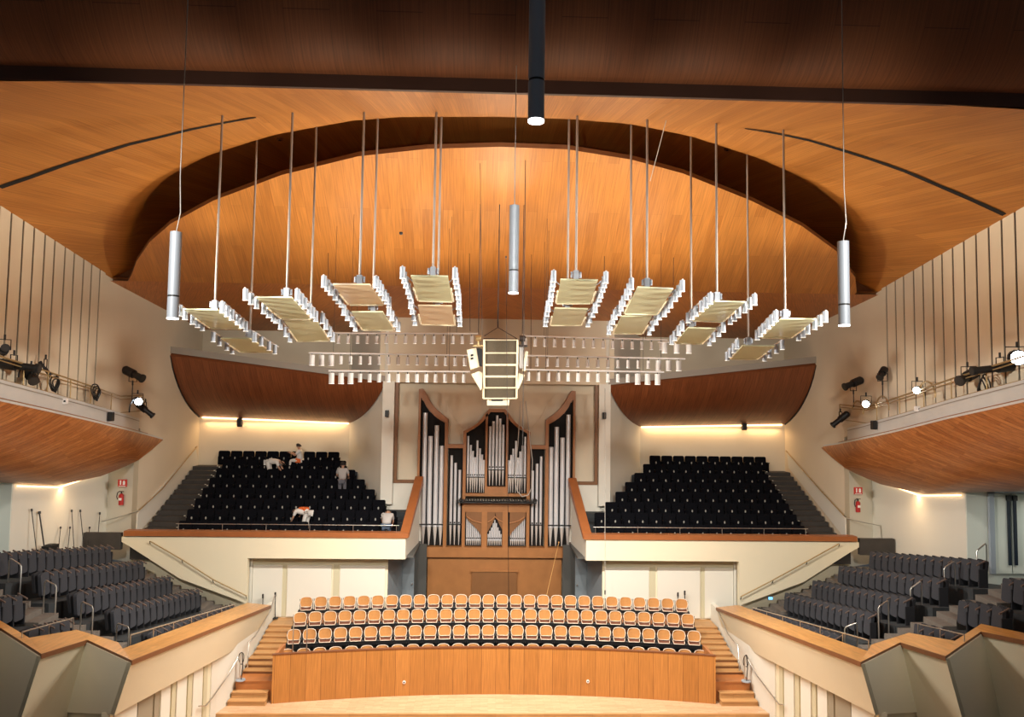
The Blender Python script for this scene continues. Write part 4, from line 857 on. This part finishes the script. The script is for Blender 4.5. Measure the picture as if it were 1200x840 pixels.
# lamp bars across the middle
BARS = [ # left px, right px, count, big outer lamps, Y
 ('upper left', (393, 390.5), (560, 391), 15, 0, 24.0), ('upper right', (612, 393.5), (782, 398.5), 15, 0, 24.0),
 ('middle left', (362, 413.5), (552, 416.5), 17, 3, 23.2), ('middle right', (613, 416.5), (803, 420.5), 16, -3, 23.2),
 ('lower left', (385, 434.5), (551, 435.5), 15, 3, 22.4), ('lower right', (615, 433), (778, 436), 14, -3, 22.4)]
for nm, a, b_, n, big, Y in BARS:
    A = P(*a, Y=Y); B = P(*b_, Y=Y); o = (A+B)/2
    t = thing('lamp_bar', 'horizontal bar carrying a row of small white lamps, %s of the speaker cluster' % nm.replace('upper', 'upper tier').replace('middle', 'middle tier').replace('lower', 'lower tier'), 'lights', o)
    A -= o; B -= o; MB().cyl(A, B, .03, n=8).build('bar', M['lampwhite'], t)
    xs_ = []
    nb = abs(big); L = (B-A).length
    fs = [ (i+.35)/n for i in range(n)]
    for i in range(n):
        isbig = (big > 0 and i < nb) or (big < 0 and i >= n-nb); p = A.lerp(B, fs[i]); q1 = MB(); q2 = MB(); q3 = MB()
        if isbig: q1.cyl(p+Vector((0, 0, -.06)), p+Vector((0, 0, -.38)), .085, n=12); q2.cyl(p+Vector((0, 0, -.378)), p+Vector((0, 0, -.39)), .088, n=12)
        else: q1.cyl(p+Vector((0, 0, -.08)), p+Vector((0, 0, -.32)), .058, n=10); q2.cyl(p+Vector((0, 0, -.318)), p+Vector((0, 0, -.33)), .06, n=10)
        q3.cyl(p, p+Vector((0, 0, -.09)), .018, n=6)
        lo = q1.build('lamp', M['lampwhite'], t); q2.build('lamp_lens', M['lens_soft'], lo); q3.build('lamp_stem', M['ring'], lo)
    for f in (.15, .85):
        p = A.lerp(B, f)+o; MB().cyl(p-o, Vector((p.x, p.y, ceilB(p.y)))-o, .006, n=5).build('wire', M['cable'], t)
# extra big lamps right end upper tier
A = P(775, 402, Y=22.8); t = thing('lamp_bar', 'short bar with three larger white lamps under the second reflector from right', 'lights', A)
MB().cyl((-.1, 0, .02), (1.15, 0, .05), .02).build('bar', M['lampwhite'], t)
for k in range(3):
    q1 = MB(); q1.cyl((.1+.38*k, 0, .02), (.1+.38*k, 0, -.30), .085, n=12); lo = q1.build('lamp', M['lampwhite'], t); q2 = MB(); q2.cyl((.1+.38*k, 0, -.3), (.1+.38*k, 0, -.315), .088, n=12); q2.build('lamp_lens', M['lens_soft'], lo)
# ================================================================== SPEAKER CLUSTER
Yc = 21.6
def cp(x, y, Y=Yc): return P(530+x/7, 370+y/7, Y=Y)
o = cp(390, 420); t = thing('speaker_cluster', 'hanging line array speaker cluster with five brown grilles in cream frames', 'speaker', o)
ysq = [(205, 300, 262, 535, -.05), (312, 395, 262, 533, .0), (412, 490, 262, 530, .04), (508, 585, 262, 528, .1), (600, 672, 255, 528, .2)]
for i, (a, b_, xl, xr, dy) in enumerate(ysq):
    p = [cp(xl, b_, Yc+dy+.05), cp(xr, b_, Yc+dy+.05), cp(xr, a, Yc+dy), cp(xl, a, Yc+dy)]; p = [v-o for v in p]; bkv = Vector((0, .55, 0))
    b0 = MB().hexa([p[0], p[1], p[1]+bkv, p[0]+bkv, p[3], p[2], p[2]+bkv, p[3]+bkv]).build('cabinet', M['grille'], t)
    f = MB(); w_ = .03
    for u, v in ((p[0], p[3]), (p[1], p[2])): f.cyl(u+Vector((0, -.02, -.02)), v+Vector((0, -.02, .04)), w_, n=6)
    f.cyl(p[0]+Vector((0, -.02, -.02)), p[1]+Vector((0, -.02, -.02)), w_*.8, n=6); f.cyl(p[3]+Vector((0, -.02, .02)), p[2]+Vector((0, -.02, .02)), w_*.6, n=6); f.build('cabinet_frame', M['spk_cream'], b0)
MB().cyl(cp(255, 195)-o, cp(545, 200)-o, .045, n=8).build('spreader_bar', M['cable'], t)
q = MB(); q.tube([cp(262, 165)-o, cp(375, 95)-o, cp(535, 190)-o], .012); q.tube([cp(375, 95)-o, cp(375, 30)-o], .02); q.build('sling', M['cable'], t)
a = cp(375, 30); MB().cyl(a-o, Vector((a.x, a.y, ceilB(a.y)+.02))-o, .014, n=6).build('hoist_chain', M['cable'], t)
q = MB(); p = [cp(285, 735), cp(465, 735), cp(470, 690), cp(285, 690)]; p = [v-o for v in p]; q.hexa([p[0], p[1], p[1]+Vector((0, .5, 0)), p[0]+Vector((0, .5, 0)), p[3], p[2], p[2]+Vector((0, .5, 0)), p[3]+Vector((0, .5, 0))]); q.build('bottom_frame', M['spk_cream'], t)
q = MB(); p = [cp(320, 698, Yc-.03), cp(415, 698, Yc-.03), cp(415, 684, Yc-.03), cp(320, 684, Yc-.03)]; q.prism([v-o for v in p], (0, .06, 0)); q.build('slot', M['black'], t)
for pts, nm, mt in (([(120, 280), (195, 262), (222, 420), (148, 440)], 'side_cabinet', 'spk_cream'), ([(200, 264), (245, 270), (245, 412), (222, 408)], 'side_grille', 'black'), ([(155, 480), (222, 452), (250, 470), (242, 600), (232, 610)], 'lower_wing', 'spk_cream'), ([(600, 290), (622, 292), (600, 455), (575, 450)], 'side_cabinet', 'spk_cream'), ([(550, 250), (585, 250), (580, 430), (550, 430)], 'side_cabinet', 'lampwhite'), ([(545, 470), (595, 485), (545, 600), (530, 598)], 'lower_wing', 'spk_cream')):
    pp = [cp(x, y, Yc+.1)-o for x, y in pts]; MB().prism(pp[::-1], (0, .4, 0)).build(nm, M[mt], t)
q = MB(); 
for yy in (318, 345): q.prism([cp(x, y, Yc+.08)-o for x, y in ((150, yy), (172, yy-6), (174, yy+10), (152, yy+16))][::-1], (0, .05, 0))
q.build('marking', M['black'], t)
for x in (215, 575):
    q = MB(); c = cp(x, 185)-o; q.cyl(c+Vector((-.08, 0, 0)), c+Vector((.08, 0, 0)), .09, n=10); q.tube([c, c+Vector((0, 0, -.25))], .03); q.cbox(c+Vector((0, 0, -.22)), (.3, .1, .05)); q.build('hoist', M['cable'] if x > 400 else M['gold'], t)
    a = cp(x, 150); MB().cyl(a-o, Vector((a.x, a.y, ceilB(a.y)+.02))-o, .012, n=5).build('hoist_chain', M['cable'], t)
# ================================================================== PENDANTS, CABLES
def ceilP(Y): return interp([p[0] for p in pr[::-1]], [p[1] for p in pr[::-1]], Y)
for lab, xt, yt, yb, yr, Y, rad in (('slim silver cylinder pendant lamp hanging at left', 206.5, 272, 374, 347, 13.0, .098), ('slim silver cylinder pendant lamp hanging at centre, farther one', 603, 241, 344, 317, 14.6, .098), ('slim silver cylinder pendant lamp hanging at right', 988, 283, 382, 357, 13.0, .098), ('big silver cylinder pendant lamp nearest the camera, lit at its bottom', 630.5, -60, 143, 95, 8.6, .098)):
    a, b_ = P(xt, yt, Y=Y), P(xt, yb, Y=Y); b_.x = a.x; zr = P(xt, yr, Y=Y).z
    t = thing('pendant_lamp', lab, 'lamp', b_); o = Vector(b_)
    q = MB(); q.cyl((0, 0, .02), (0, 0, zr-o.z-.015), rad, n=24); q.cyl((0, 0, zr-o.z+.015), (0, 0, a.z-o.z), rad, n=24); q.build('tube', M['alu'], t)
    MB().cyl((0, 0, zr-o.z-.016), (0, 0, zr-o.z+.016), rad*.95, n=24).build('joint_ring', M['ring'], t)
    MB().cyl((0, 0, 0), (0, 0, .021), rad*.98, rad*1.0, n=24).build('glass', M['pend_glow'], t)
    zc = ceilP(Y) if Y < 15 else 17
    pts = [(0, 0, a.z-o.z), (.02, 0, a.z-o.z+.12), (.06, 0, a.z-o.z+.35), (.03, 0, a.z-o.z+1), (.04, 0, zc-o.z+.05)]
    if Y > 14: pts = [(0, 0, a.z-o.z), (0, 0, zc-o.z+.05)]
    MB().tube(pts, .009, 5).build('cord', M['cable_grey'], t)
def wire(x0, y0, x1, y1, Y, lab, r=.008, mat='cable', dot=False, name='hanging_cable'):
    a, b_ = P(x0, y0, Y=Y), P(x1, y1, Y=Y); t = thing(name, lab, 'cable', b_)
    MB().cyl((0, 0, 0), a-b_, r, n=5).build('cable', M[mat], t); MB().cyl(a-b_+Vector((0, 0, -.06)), a-b_, .07 if dot else .02, n=10).build('ceiling_rose', M['black'], t)
wire(585, 206, 584, 384, 23.2, 'thin dark cable with round black ceiling plate above the speaker cluster', .008, dot=True)
wire(562.5, 172, 565, 392, 19.4, 'thin dark cable left of the speaker cluster sling', .007)
wire(550, 272, 551, 388, 25, 'short dark cable third left of the speaker cluster', .010, dot=True)
wire(616, 176, 612, 574, 19.2, 'long dark cable passing right of the speaker cluster down over the organ', .010)
wire(623, 275, 622, 432, 25, 'short dark cable right of the speaker cluster', .010, dot=True)
wire(384.5, 271, 385, 326, 25.2, 'red-brown cable behind the third reflector from left', .010, dot=True)
wire(708.5, 277, 708, 330, 25.0, 'red-brown cable beside the fourth reflector from right', .010, dot=True)
wire(789.5, 277, 789, 334, 25.0, 'red-brown cable behind the third reflector from right', .010, dot=True)
wire(593, 300, 597, 808, 20.0, 'long thin dark cable hanging from front of the cluster down to the stage', .007)
t0, t1 = P(818, 0, Y=14.0), P(762, 212, Y=19.5)
t = thing('hanging_cable', 'pale slanting cable crossing the ceiling right of the near pendant', 'cable', t1); MB().cyl((0, 0, 0), t0-t1, .010, n=5).build('cable', M['cable_grey'], t); MB().cyl(t0-t1, (t0-t1)*.92, .02, n=6).build('tip', M['sign_white'], t)
t0, t1 = P(709, 455, Y=29.5), P(709, 694, Y=29.5); t = thing('hanging_cable', 'thin pale cable hanging before the right upper terrace', 'cable', t1); MB().cyl((0, 0, 0), t0-t1, .010, n=5).build('cable', M['cable_grey'], t); MB().cyl((0, 0, -.08), (0, 0, .08), .025).build('weight', M['black'], t)
t0, t1 = P(655, 635, Y=33.0), P(640, 700, Y=30.8); t = thing('rope', 'thin orange rope slanting from the organ base to the rear chorus row', 'rope', t1); MB().cyl((0, 0, 0), t0-t1, .014, n=5).build('strand', M['orange_cord'], t); MB().cyl(t0-t1, (t0-t1)*.985, .03, n=6).build('knot', M['orange_cord'], t)
o = P(614, 575, Y=32.9); t = thing('hanging_loop', 'pale cable loop drooping before the right organ pipes', 'cable', o)
MB().tube([P(x, y, Y=32.9)-o for x, y in ((610, 470), (607, 520), (603, 560), (606, 575), (612, 582), (619, 580), (623, 572), (624, 540), (616, 470))], .02, 6).build('cable', M['cable_grey'], t)
# small ceiling fittings
for i, (x, y) in enumerate(((328, 162), (852, 174), (470, 272))):
    d = P(x, y, Y=1)-CAM; Y = 20.
    for _ in range(40): X = CAM.x+d.x*Y; Y = ((ceilA(X, Y) if i < 2 else ceilB(Y))-CAM.z)/d.z
    z = CAM.z+d.z*Y; t = thing('ceiling_fitting', ('tiny round fitting on the ceiling above the second reflector from left', 'tiny round fitting on the ceiling left of the right ceiling slot', 'tiny dark hole plate in the arched ceiling above the fourth reflector from left')[i], 'fitting', (CAM.x+d.x*Y, Y, z))
    MB().cyl((0, 0, 0), (0, 0, -.05), .09 if i < 2 else .05, n=12).build('plate', M['cap_dark'] if i < 2 else M['black'], t); MB().cyl((0, 0, -.05), (0, 0, -.07), .04, n=10).build('core', M['black'], t)
# ================================================================== FIRE EXTINGUISHERS AND SIGNS
for s, side, (ex, ey), (sx, sy) in ((-1, 'left', (142, 584), (143.5, 566)), (1, 'right', (1005.5, 592.5), (1005.5, 575))):
    p = P(ex, ey, Y=31.18); t = thing('fire_extinguisher', 'red fire extinguisher hanging on the white wall beside the %s terrace landing' % side, 'fire extinguisher', p)
    q = MB(); q.cyl((0, 0, -.26), (0, 0, .14), .095, n=14); q.cyl((0, 0, .14), (0, 0, .20), .095, .035, 14); q.build('cylinder', M['red'], t)
    q = MB(); q.cyl((0, 0, .20), (0, 0, .27), .03); q.tube([(0, 0, .26), (-.05, -.03, .30), (-.14, -.03, .24), (-.17, -.03, .08), (-.13, -.03, -.04)], .018); q.cbox((.03, -.02, .29), (.14, .03, .025)); q.build('valve_and_hose', M['black'], t)
    MB().cbox((0, -.093, -.02), (.11, .02, .10)).build('label_plate', M['sign_white'], t)
    p = P(sx, sy, Y=31.15); t = thing('fire_sign', 'red fire safety sign with white symbols above the %s extinguisher' % side, 'sign', p)
    MB().cbox((0, 0, 0), (.36, .03, .30)).build('plate', M['sign_red'], t)
    q = MB(); q.cbox((-.07, -.02, .02), (.05, .01, .18)); q.cbox((.07, -.02, .0), (.09, .01, .14)); q.cyl((.07, -.015, .08), (.07, -.03, .08), .03); q.cbox((0, -.02, -.12), (.28, .01, .025)); q.build('symbol', M['sign_white'], t)
t = thing('fitting', 'small blue-lit sign at foot of the right rear stairs', 'sign', P(903, 701, Y=29.0)); MB().cbox((0, 0, 0), (.16, .03, .10)).build('plate', M['blue_sign'], t); MB().cbox((0, .03, 0), (.2, .03, .14)).build('frame', M['black'], t)
# doors in right lobby and left lobby
for s, side in SIDES:
    m = MB(); Yd = 25.44
    for a, b_ in ((16.95, 17.12), (18.95, 19.12)): m.box(s*a, s*b_, Yd-.10, Yd, 4.6, 7.6)
    m.box(s*16.95, s*19.12, Yd-.10, Yd, 7.35, 7.6)
    fr = struct('door_%d' % (5 if s < 0 else 6), m, M['alu'], label='tall pale double door with dark pull bars in the %s lobby' % side)
    for a, b_, h in ((17.14, 17.72, 17.58), (17.76, 18.93, 17.80)):
        MB().box(s*a, s*b_, Yd-.05, Yd-.01, 4.6, 7.33).build('leaf', M['pale'], fr); MB().box(s*h, s*(h+.09), Yd-.12, Yd-.06, 4.9, 7.1).build('pull_bar', M['glassbar'], fr); MB().box(s*(h-.03), s*(h+.12), Yd-.14, Yd-.06, 7.1, 7.28).build('pull_head', M['black'], fr)
# poles leaning on left wall
POL = [((37, 597), (45, 642)), ((46, 600), (55, 642)), ((71, 618), (68, 642)), ((82, 618), (79, 642)), ((84, 598), (88, 636)), ((94, 598), (100.5, 642)), ((105, 618), (102, 642)), ((117, 601), (113.5, 640))]
for i, (a, b_) in enumerate(POL):
    A = P(*a, X=-16.1); B = P(*b_, X=-15.75); B.z -= .45; t = thing('microphone_boom', 'thin black pole leaning on left wall behind seats, %s from the left' % ORD[i], 'pole', B, 0, 'black poles leaning on the left wall')
    MB().tube([(0, 0, 0), A-B], .024 if i == 1 else .014, 6).build('pole', M['black'], t); MB().cyl((A-B)*.965, A-B+Vector((0, 0, .03)), .05 if i == 1 else .035).build('head', M['ring'], t)
t = thing('equipment_case', 'dark low case standing behind the top row of left side seats', 'case', P(59, 641, X=-15.6)+Vector((0, 0, -.25))); MB().cbox((0, 0, .15), (.3, .55, .35)).build('body', M['black'], t); MB().cbox((.0, .0, .33), (.2, .3, .05)).build('handle', M['ring'], t)
# landing balustrade block above right and left back rows
for s, side in SIDES:
    m = MB(); m.box(s*14.72, s*16.15, 29.95, 30.15, 4.3, 4.95); struct('trim_%s_landing_edge' % side, m, M['step_dark'])
# ================================================================== PEOPLE
def skinned(verts, edges, rad, mat, name, parent, levels=2):
    me = bpy.data.meshes.new(name); me.from_pydata(verts, edges, []); o = bpy.data.objects.new(name, me); C.objects.link(o)
    sk = o.modifiers.new('s', 'SKIN'); sk.use_smooth_shade = True
    for i, r in enumerate(rad): me.skin_vertices[0].data[i].radius = (r, r) if not isinstance(r, tuple) else r
    me.skin_vertices[0].data[0].use_root = True
    ss = o.modifiers.new('u', 'SUBSURF'); ss.levels = levels
    bpy.context.view_layer.update(); dg = bpy.context.evaluated_depsgraph_get(); nm = bpy.data.meshes.new_from_object(o.evaluated_get(dg)); bpy.data.objects.remove(o)
    nm.materials.clear(); nm.materials.append(mat); n = bpy.data.objects.new(name, nm); C.objects.link(n); n.parent = parent; return n
def person(label, loc, rz, pose, shirt, trousers, accent=None, hair='hair'):
    t = thing('person', label, 'person', loc, rz)
    J = {k: Vector(v) for k, v in pose.items()}
    # body: pelvis, spine, chest, neck, head, arms, legs, fingers
    V = []; E = []; R = []; idx = {}
    def add(n, p, r, par=None):
        V.append(tuple(p)); R.append(r); idx[n] = len(V)-1
        if par: E.append((idx[par], idx[n]))
    add('pel', J['pel'], (.15, .11)); add('sp', J['pel'].lerp(J['ch'], .5), (.13, .10), 'pel'); add('ch', J['ch'], (.16, .11), 'sp'); add('nk', J['nk'], .055, 'ch')
    hd = J['hd']; ax = (hd-J['nk']).normalized(); add('h0', J['nk'].lerp(hd, .6), .07, 'nk'); add('h1', hd, .095, 'h0'); add('h2', hd+ax*.10, .07, 'h1')
    for q in 'lr':
        add('sh'+q, J['sh'+q], .06, 'ch'); add('el'+q, J['el'+q], .042, 'sh'+q); add('wr'+q, J['wr'+q], .028, 'el'+q)
        d = (J['wr'+q]-J['el'+q]).normalized(); sd = d.cross(Vector((0, 0, 1)) if abs(d.z) < .9 else Vector((0, 1, 0))).normalized()
        add('pa'+q, J['wr'+q]+d*.07, (.038, .02), 'wr'+q)
        for k in range(4):
            f0 = J['wr'+q]+d*.11+sd*(k-1.5)*.022; ln = (.06, .075, .07, .055)[k]
            add('f%d%s' % (k, q), f0, .0095, 'pa'+q); add('g%d%s' % (k, q), f0+d*ln*.6+d.cross(sd)*.012, .009, 'f%d%s' % (k, q)); add('k%d%s' % (k, q), f0+d*ln+d.cross(sd)*.035, .008, 'g%d%s' % (k, q))
        add('th'+q, J['wr'+q]+d*.05+sd*.05, .011, 'wr'+q); add('ti'+q, J['wr'+q]+d*.10+sd*.065, .009, 'th'+q)
        add('hp'+q, J['hp'+q], .095, 'pel'); add('kn'+q, J['kn'+q], .06, 'hp'+q); add('an'+q, J['an'+q], .04, 'kn'+q); fd = Vector(pose.get('fd', (0, -1, 0))); add('to'+q, J['an'+q]+fd*.17+Vector((0, 0, -.05)), .035, 'an'+q)
    skinned(V, E, R, M['skin'], 'body', t)
    fx = Vector(pose.get('face', (0, -1, 0))).normalized(); sx = fx.cross(ax).normalized()
    q = MB(); q.cyl(hd+fx*.085, hd+fx*.125-ax*.02, .014, .02, 8); q.cyl(hd+sx*.09-ax*.01, hd+sx*.108-ax*.01, .025, .03, 8); q.cyl(hd-sx*.09-ax*.01, hd-sx*.108-ax*.01, .025, .03, 8); q.cyl(hd-ax*.055+fx*.085-sx*.025, hd-ax*.055+fx*.085+sx*.025, .008, .008, 6); q.build('nose_mouth_ears', M['skin'], t)
    q = MB(); q.cyl(hd+fx*.088+sx*.032+ax*.01, hd+fx*.096+sx*.032+ax*.01, .011, n=8); q.cyl(hd+fx*.088-sx*.032+ax*.01, hd+fx*.096-sx*.032+ax*.01, .011, n=8); q.build('eyes', M['black'], t)
    # hair cap
    rows = []; 
    for j in range(7):
        th = PI*.62*j/6; rr = .118*math.sin(th)
        rows.append([hd+ax*(.035+.115*math.cos(th))+(sx*math.cos(a)+fx*math.sin(a))*rr-fx*.022*(1-math.cos(th)) for a in [i*2*PI/14 for i in range(15)]])
    q = MB(); q.grid(rows); q.build('hair', M[hair], t)
    # shirt
    V = []; E = []; R = []; idx = {}
    add('a', J['pel'].lerp(J['ch'], .02), (.20, .165)); add('b', J['pel'].lerp(J['ch'], .5), (.19, .155), 'a'); add('c', J['ch'], (.21, .16), 'b'); add('d', J['ch'].lerp(J['nk'], .8), .095, 'c')
    for q_ in 'lr': add('s'+q_, J['sh'+q_], .095, 'c'); add('e'+q_, J['sh'+q_].lerp(J['el'+q_], .8), .062, 's'+q_)
    skinned(V, E, R, M[shirt], 'shirt', t)
    V = []; E = []; R = []; idx = {}
    add('a', J['pel'], (.168, .13))
    for q_ in 'lr': add('h'+q_, J['hp'+q_], .108, 'a'); add('k'+q_, J['kn'+q_], .078, 'h'+q_); add('n'+q_, J['an'+q_]+Vector((0, 0, .04)), .06, 'k'+q_)
    skinned(V, E, R, M[trousers], 'trousers', t)
    if accent:
        q = MB(); c = J['pel'].lerp(J['ch'], accent[0]); q.bevbox(tuple(c+Vector(accent[1])), accent[2], .05); q.build('orange_patch', M['orange'], t)
    return t
stand = dict(pel=(0, 0, .93), ch=(0, 0, 1.28), nk=(0, 0, 1.47), hd=(0, -.02, 1.60), shl=(.19, 0, 1.40), shr=(-.19, 0, 1.40), ell=(.26, -.04, 1.14), elr=(-.26, -.04, 1.14), wrl=(.22, -.22, 1.05), wrr=(-.22, -.22, 1.05), hpl=(.10, 0, .88), hpr=(-.10, 0, .88), knl=(.11, -.02, .48), knr=(-.11, -.02, .48), anl=(.11, .02, .09), anr=(-.11, .02, .09))
def bent(a, b=.0):  # torso folded forward (towards -Y) by a
    d = dict(stand); pel = Vector((0, .12, .90)); ax = Vector((b, -math.sin(a), math.cos(a))).normalized(); sd = Vector((1, 0, 0))
    ch = pel+ax*.36; nk = pel+ax*.55; hd = nk+(ax+Vector((0, -.2, -.5))).normalized()*.14
    d.update(pel=pel, ch=ch, nk=nk, hd=hd, shl=ch+ax*.12+sd*.19, shr=ch+ax*.12-sd*.19, ell=ch+ax*.12+sd*.22+Vector((0, -.1, -.26)), elr=ch+ax*.12-sd*.22+Vector((0, -.1, -.26)), wrl=ch+ax*.12+sd*.16+Vector((0, -.25, -.46)), wrr=ch+ax*.12-sd*.16+Vector((0, -.25, -.46)), hpl=(.10, .1, .86), hpr=(-.10, .1, .86), knl=(.11, .0, .47), knr=(-.11, .0, .47), anl=(.11, .05, .09), anr=(-.11, .05, .09), face=(0, -.6, -.8))
    return d
p = P(401.5, 560, Y=33.75); person('person in pale grey shirt and grey trousers standing with back turned among seats', (p.x, 33.72, TF[4]), PI, stand, 'shirt_grey', 'jeans')
p = P(361, 600, Y=31.4); person('person in white clothes and orange bib bending over the front seats', (p.x-.1, 31.4, TF[1]), -PI*.5-.45, bent(1.5), 'shirt', 'shirt', (.6, (0, 0, .10), (.30, .30, .16)))
p = P(317, 545, Y=35.3); person('person in white shirt bending low, only the rounded back showing above seats', (p.x, 35.25, TF[6]), PI*.5, bent(1.6), 'shirt', 'shirt')
sit = dict(stand); sit.update(pel=(0, 0, .52), ch=(0, -.03, .86), nk=(0, -.05, 1.05), hd=(0, -.09, 1.18), shl=(.19, -.04, .97), shr=(-.19, -.04, .97), ell=(.24, -.18, .76), elr=(-.24, -.18, .76), wrl=(.18, -.40, .86), wrr=(-.18, -.40, .86), hpl=(.10, -.02, .50), hpr=(-.10, -.02, .50), knl=(.13, -.42, .52), knr=(-.13, -.42, .52), anl=(.12, -.44, .10), anr=(-.12, -.44, .10))
p = P(352, 530, Y=36.0); person('dark-haired person in white with orange belt crouching on the top row of seats', (p.x, 36.0, TF[7]+.02), -PI*.5, sit, 'shirt', 'shirt', (.12, (0, -.05, -.05), (.38, .25, .22)))
p = P(455, 600, Y=30.95); person('person in pale shirt and blue jeans stooping at the inner end of front row', (p.x, 30.55, TF[0]), PI, bent(.75), 'shirt_grey', 'denim')
# ================================================================== LIGHTS
LN = bpy.data.lights
def light(kind, name, loc, energy, col, **k):
    l = LN.new(name, kind); l.energy = energy; l.color = col
    for a, v in k.items():
        if a not in ('aim',): setattr(l, a, v)
    o = bpy.data.objects.new(name, l); C.objects.link(o); o.location = loc
    if 'aim' in k: o.rotation_euler = (Vector(k['aim'])-Vector(loc)).to_track_quat('-Z', 'Y').to_euler()
    return o
WARM = (1.0, .82, .60); NEUT = (1.0, .94, .84); COOL = (.86, .93, 1.0)
for up, dn, w in PANELS:
    if w: light('SPOT', 'reflector_uplight', up, 230, WARM, aim=(up.x*1.05, up.y+.6, up.z+5), spot_size=2.6, spot_blend=1.0, shadow_soft_size=.15)
for X in (-5, -2.5, 0, 2.5, 5):
    light('SPOT', 'bar_vault_light', (X, 23.6, 12.7), 800, WARM, aim=(X*2.1, 15.8, 16.4-abs(X)*.1), spot_size=1.0, spot_blend=1.0, shadow_soft_size=.5)  # added spots at the lamp bars, brighten the front of the vault
    light('SPOT', 'bar_uplight', (X, 24.2, 12.7), 170, WARM, aim=(X*1.2, 24.5, 17), spot_size=2.6, spot_blend=1.0, shadow_soft_size=.15)
for X in (-6, -3.6, -1.2, 1.2, 3.6, 6): light('SPOT', 'pendant_uplight', (X, 13.0, 13.4), 240, WARM, aim=(X*1.15, 15.5, 16.9), spot_size=1.05, spot_blend=1.0, shadow_soft_size=.12)  # added row of spots, makes the glow along the ceiling lip
light('SPOT', 'pendant_forward_beam', (.1, 8.7, 13.15), 1900, NEUT, aim=(0, 23, 11.6), spot_size=1.2, spot_blend=.7, shadow_soft_size=.1)  # added fill by the near pendant, brightens lamp bars and reflectors
for s in (-1, 1):
    light('SPOT', 'rear_wall_wash', (s*4.5, 25.2, 11.9), 900, NEUT, aim=(s*9.5, 37, 12.6), spot_size=1.3, spot_blend=1.0, shadow_soft_size=.3)  # added spots near the lamp bars, brighten the wall above the canopies
    light('SPOT', 'vault_side_light', (s*5.5, 23.6, 12.5), 900, WARM, aim=(s*13.5, 21, 16.2), spot_size=1.1, spot_blend=1.0, shadow_soft_size=.12)
for k, X in enumerate((-5, -3, -1.2, 1.2, 3, 5)):
    light('SPOT', 'bar_downlight', (X, 22.8, 10.6), 2100, NEUT, aim=(X*1.4, 25.0, 0), spot_size=2.6, spot_blend=1.0, shadow_soft_size=.15)
for X, Y, Z in ((-6.2, 13, 11.4), (6, 13, 11.4), (0, 14.6, 12.1), (.1, 8.6, 13.1)):
    light('SPOT', 'pendant_beam', (X, Y, Z), 700, NEUT, aim=(X, Y+1, 0), spot_size=1.9, spot_blend=.8, shadow_soft_size=.1)
for s in (-1, 1):
    light('AREA', 'canopy_cove', (s*10.9, 37.0, 9.15), 60, (1, .62, .30), shape='RECTANGLE', size=6.8, size_y=.06, aim=(s*10.9, 37.0, 0))
    light('AREA', 'gallery_cove', (s*16.0, 28.3, 6.9), 60, (1, .66, .34), shape='RECTANGLE', size=.06, size_y=5.2, aim=(s*16.05, 28.3, 0))
    light('AREA', 'lobby_light', (s*18.0, 23.5, 7.35), 40, (.95, 1, .93), shape='RECTANGLE', size=1.2, size_y=3, aim=(s*17.2, 23, 0))
    # added fill standing in for unseen house lights over the audience, aimed at terrace fronts
    light('SPOT', 'house_light', (s*7.5, 5, 15.8), 8000, NEUT, aim=(s*8.5, 31, 5.2), spot_size=.88, spot_blend=.9, shadow_soft_size=.4)
    light('SPOT', 'wall_washer', (-s*13.2, 14.5, 12.2), 15000, NEUT, aim=(s*14.6, 24.5, 12.6), spot_size=.75, spot_blend=.9, shadow_soft_size=.8)  # added spot by the opposite gallery, brightens the upper side wall
for p, d in HOT: light('SPOT', 'spotlight_beam', p, 160, COOL, aim=tuple(p+d), spot_size=1.2, spot_blend=.6, shadow_soft_size=.05)
w = bpy.data.worlds.new('World'); bpy.context.scene.world = w; w.use_nodes = True; w.node_tree.nodes['Background'].inputs[0].default_value = (.85, .92, 1, 1); w.node_tree.nodes['Background'].inputs[1].default_value = .05
# ================================================================== CAMERA
cd = bpy.data.cameras.new('camera'); cd.sensor_fit = 'HORIZONTAL'; cd.sensor_width = 36; cd.lens = 36*F/1200; cd.clip_end = 300
co = bpy.data.objects.new('camera', cd); C.objects.link(co)
co.matrix_world = Matrix(((R2.x, U2.x, -_f.x, CAM.x), (R2.y, U2.y, -_f.y, CAM.y), (R2.z, U2.z, -_f.z, CAM.z), (0, 0, 0, 1)))
bpy.context.scene.camera = co
vs = bpy.context.scene.view_settings; vs.view_transform = 'Standard'; vs.look = 'None'; vs.exposure = 0.08; vs.gamma = 1; vs.use_curve_mapping = False
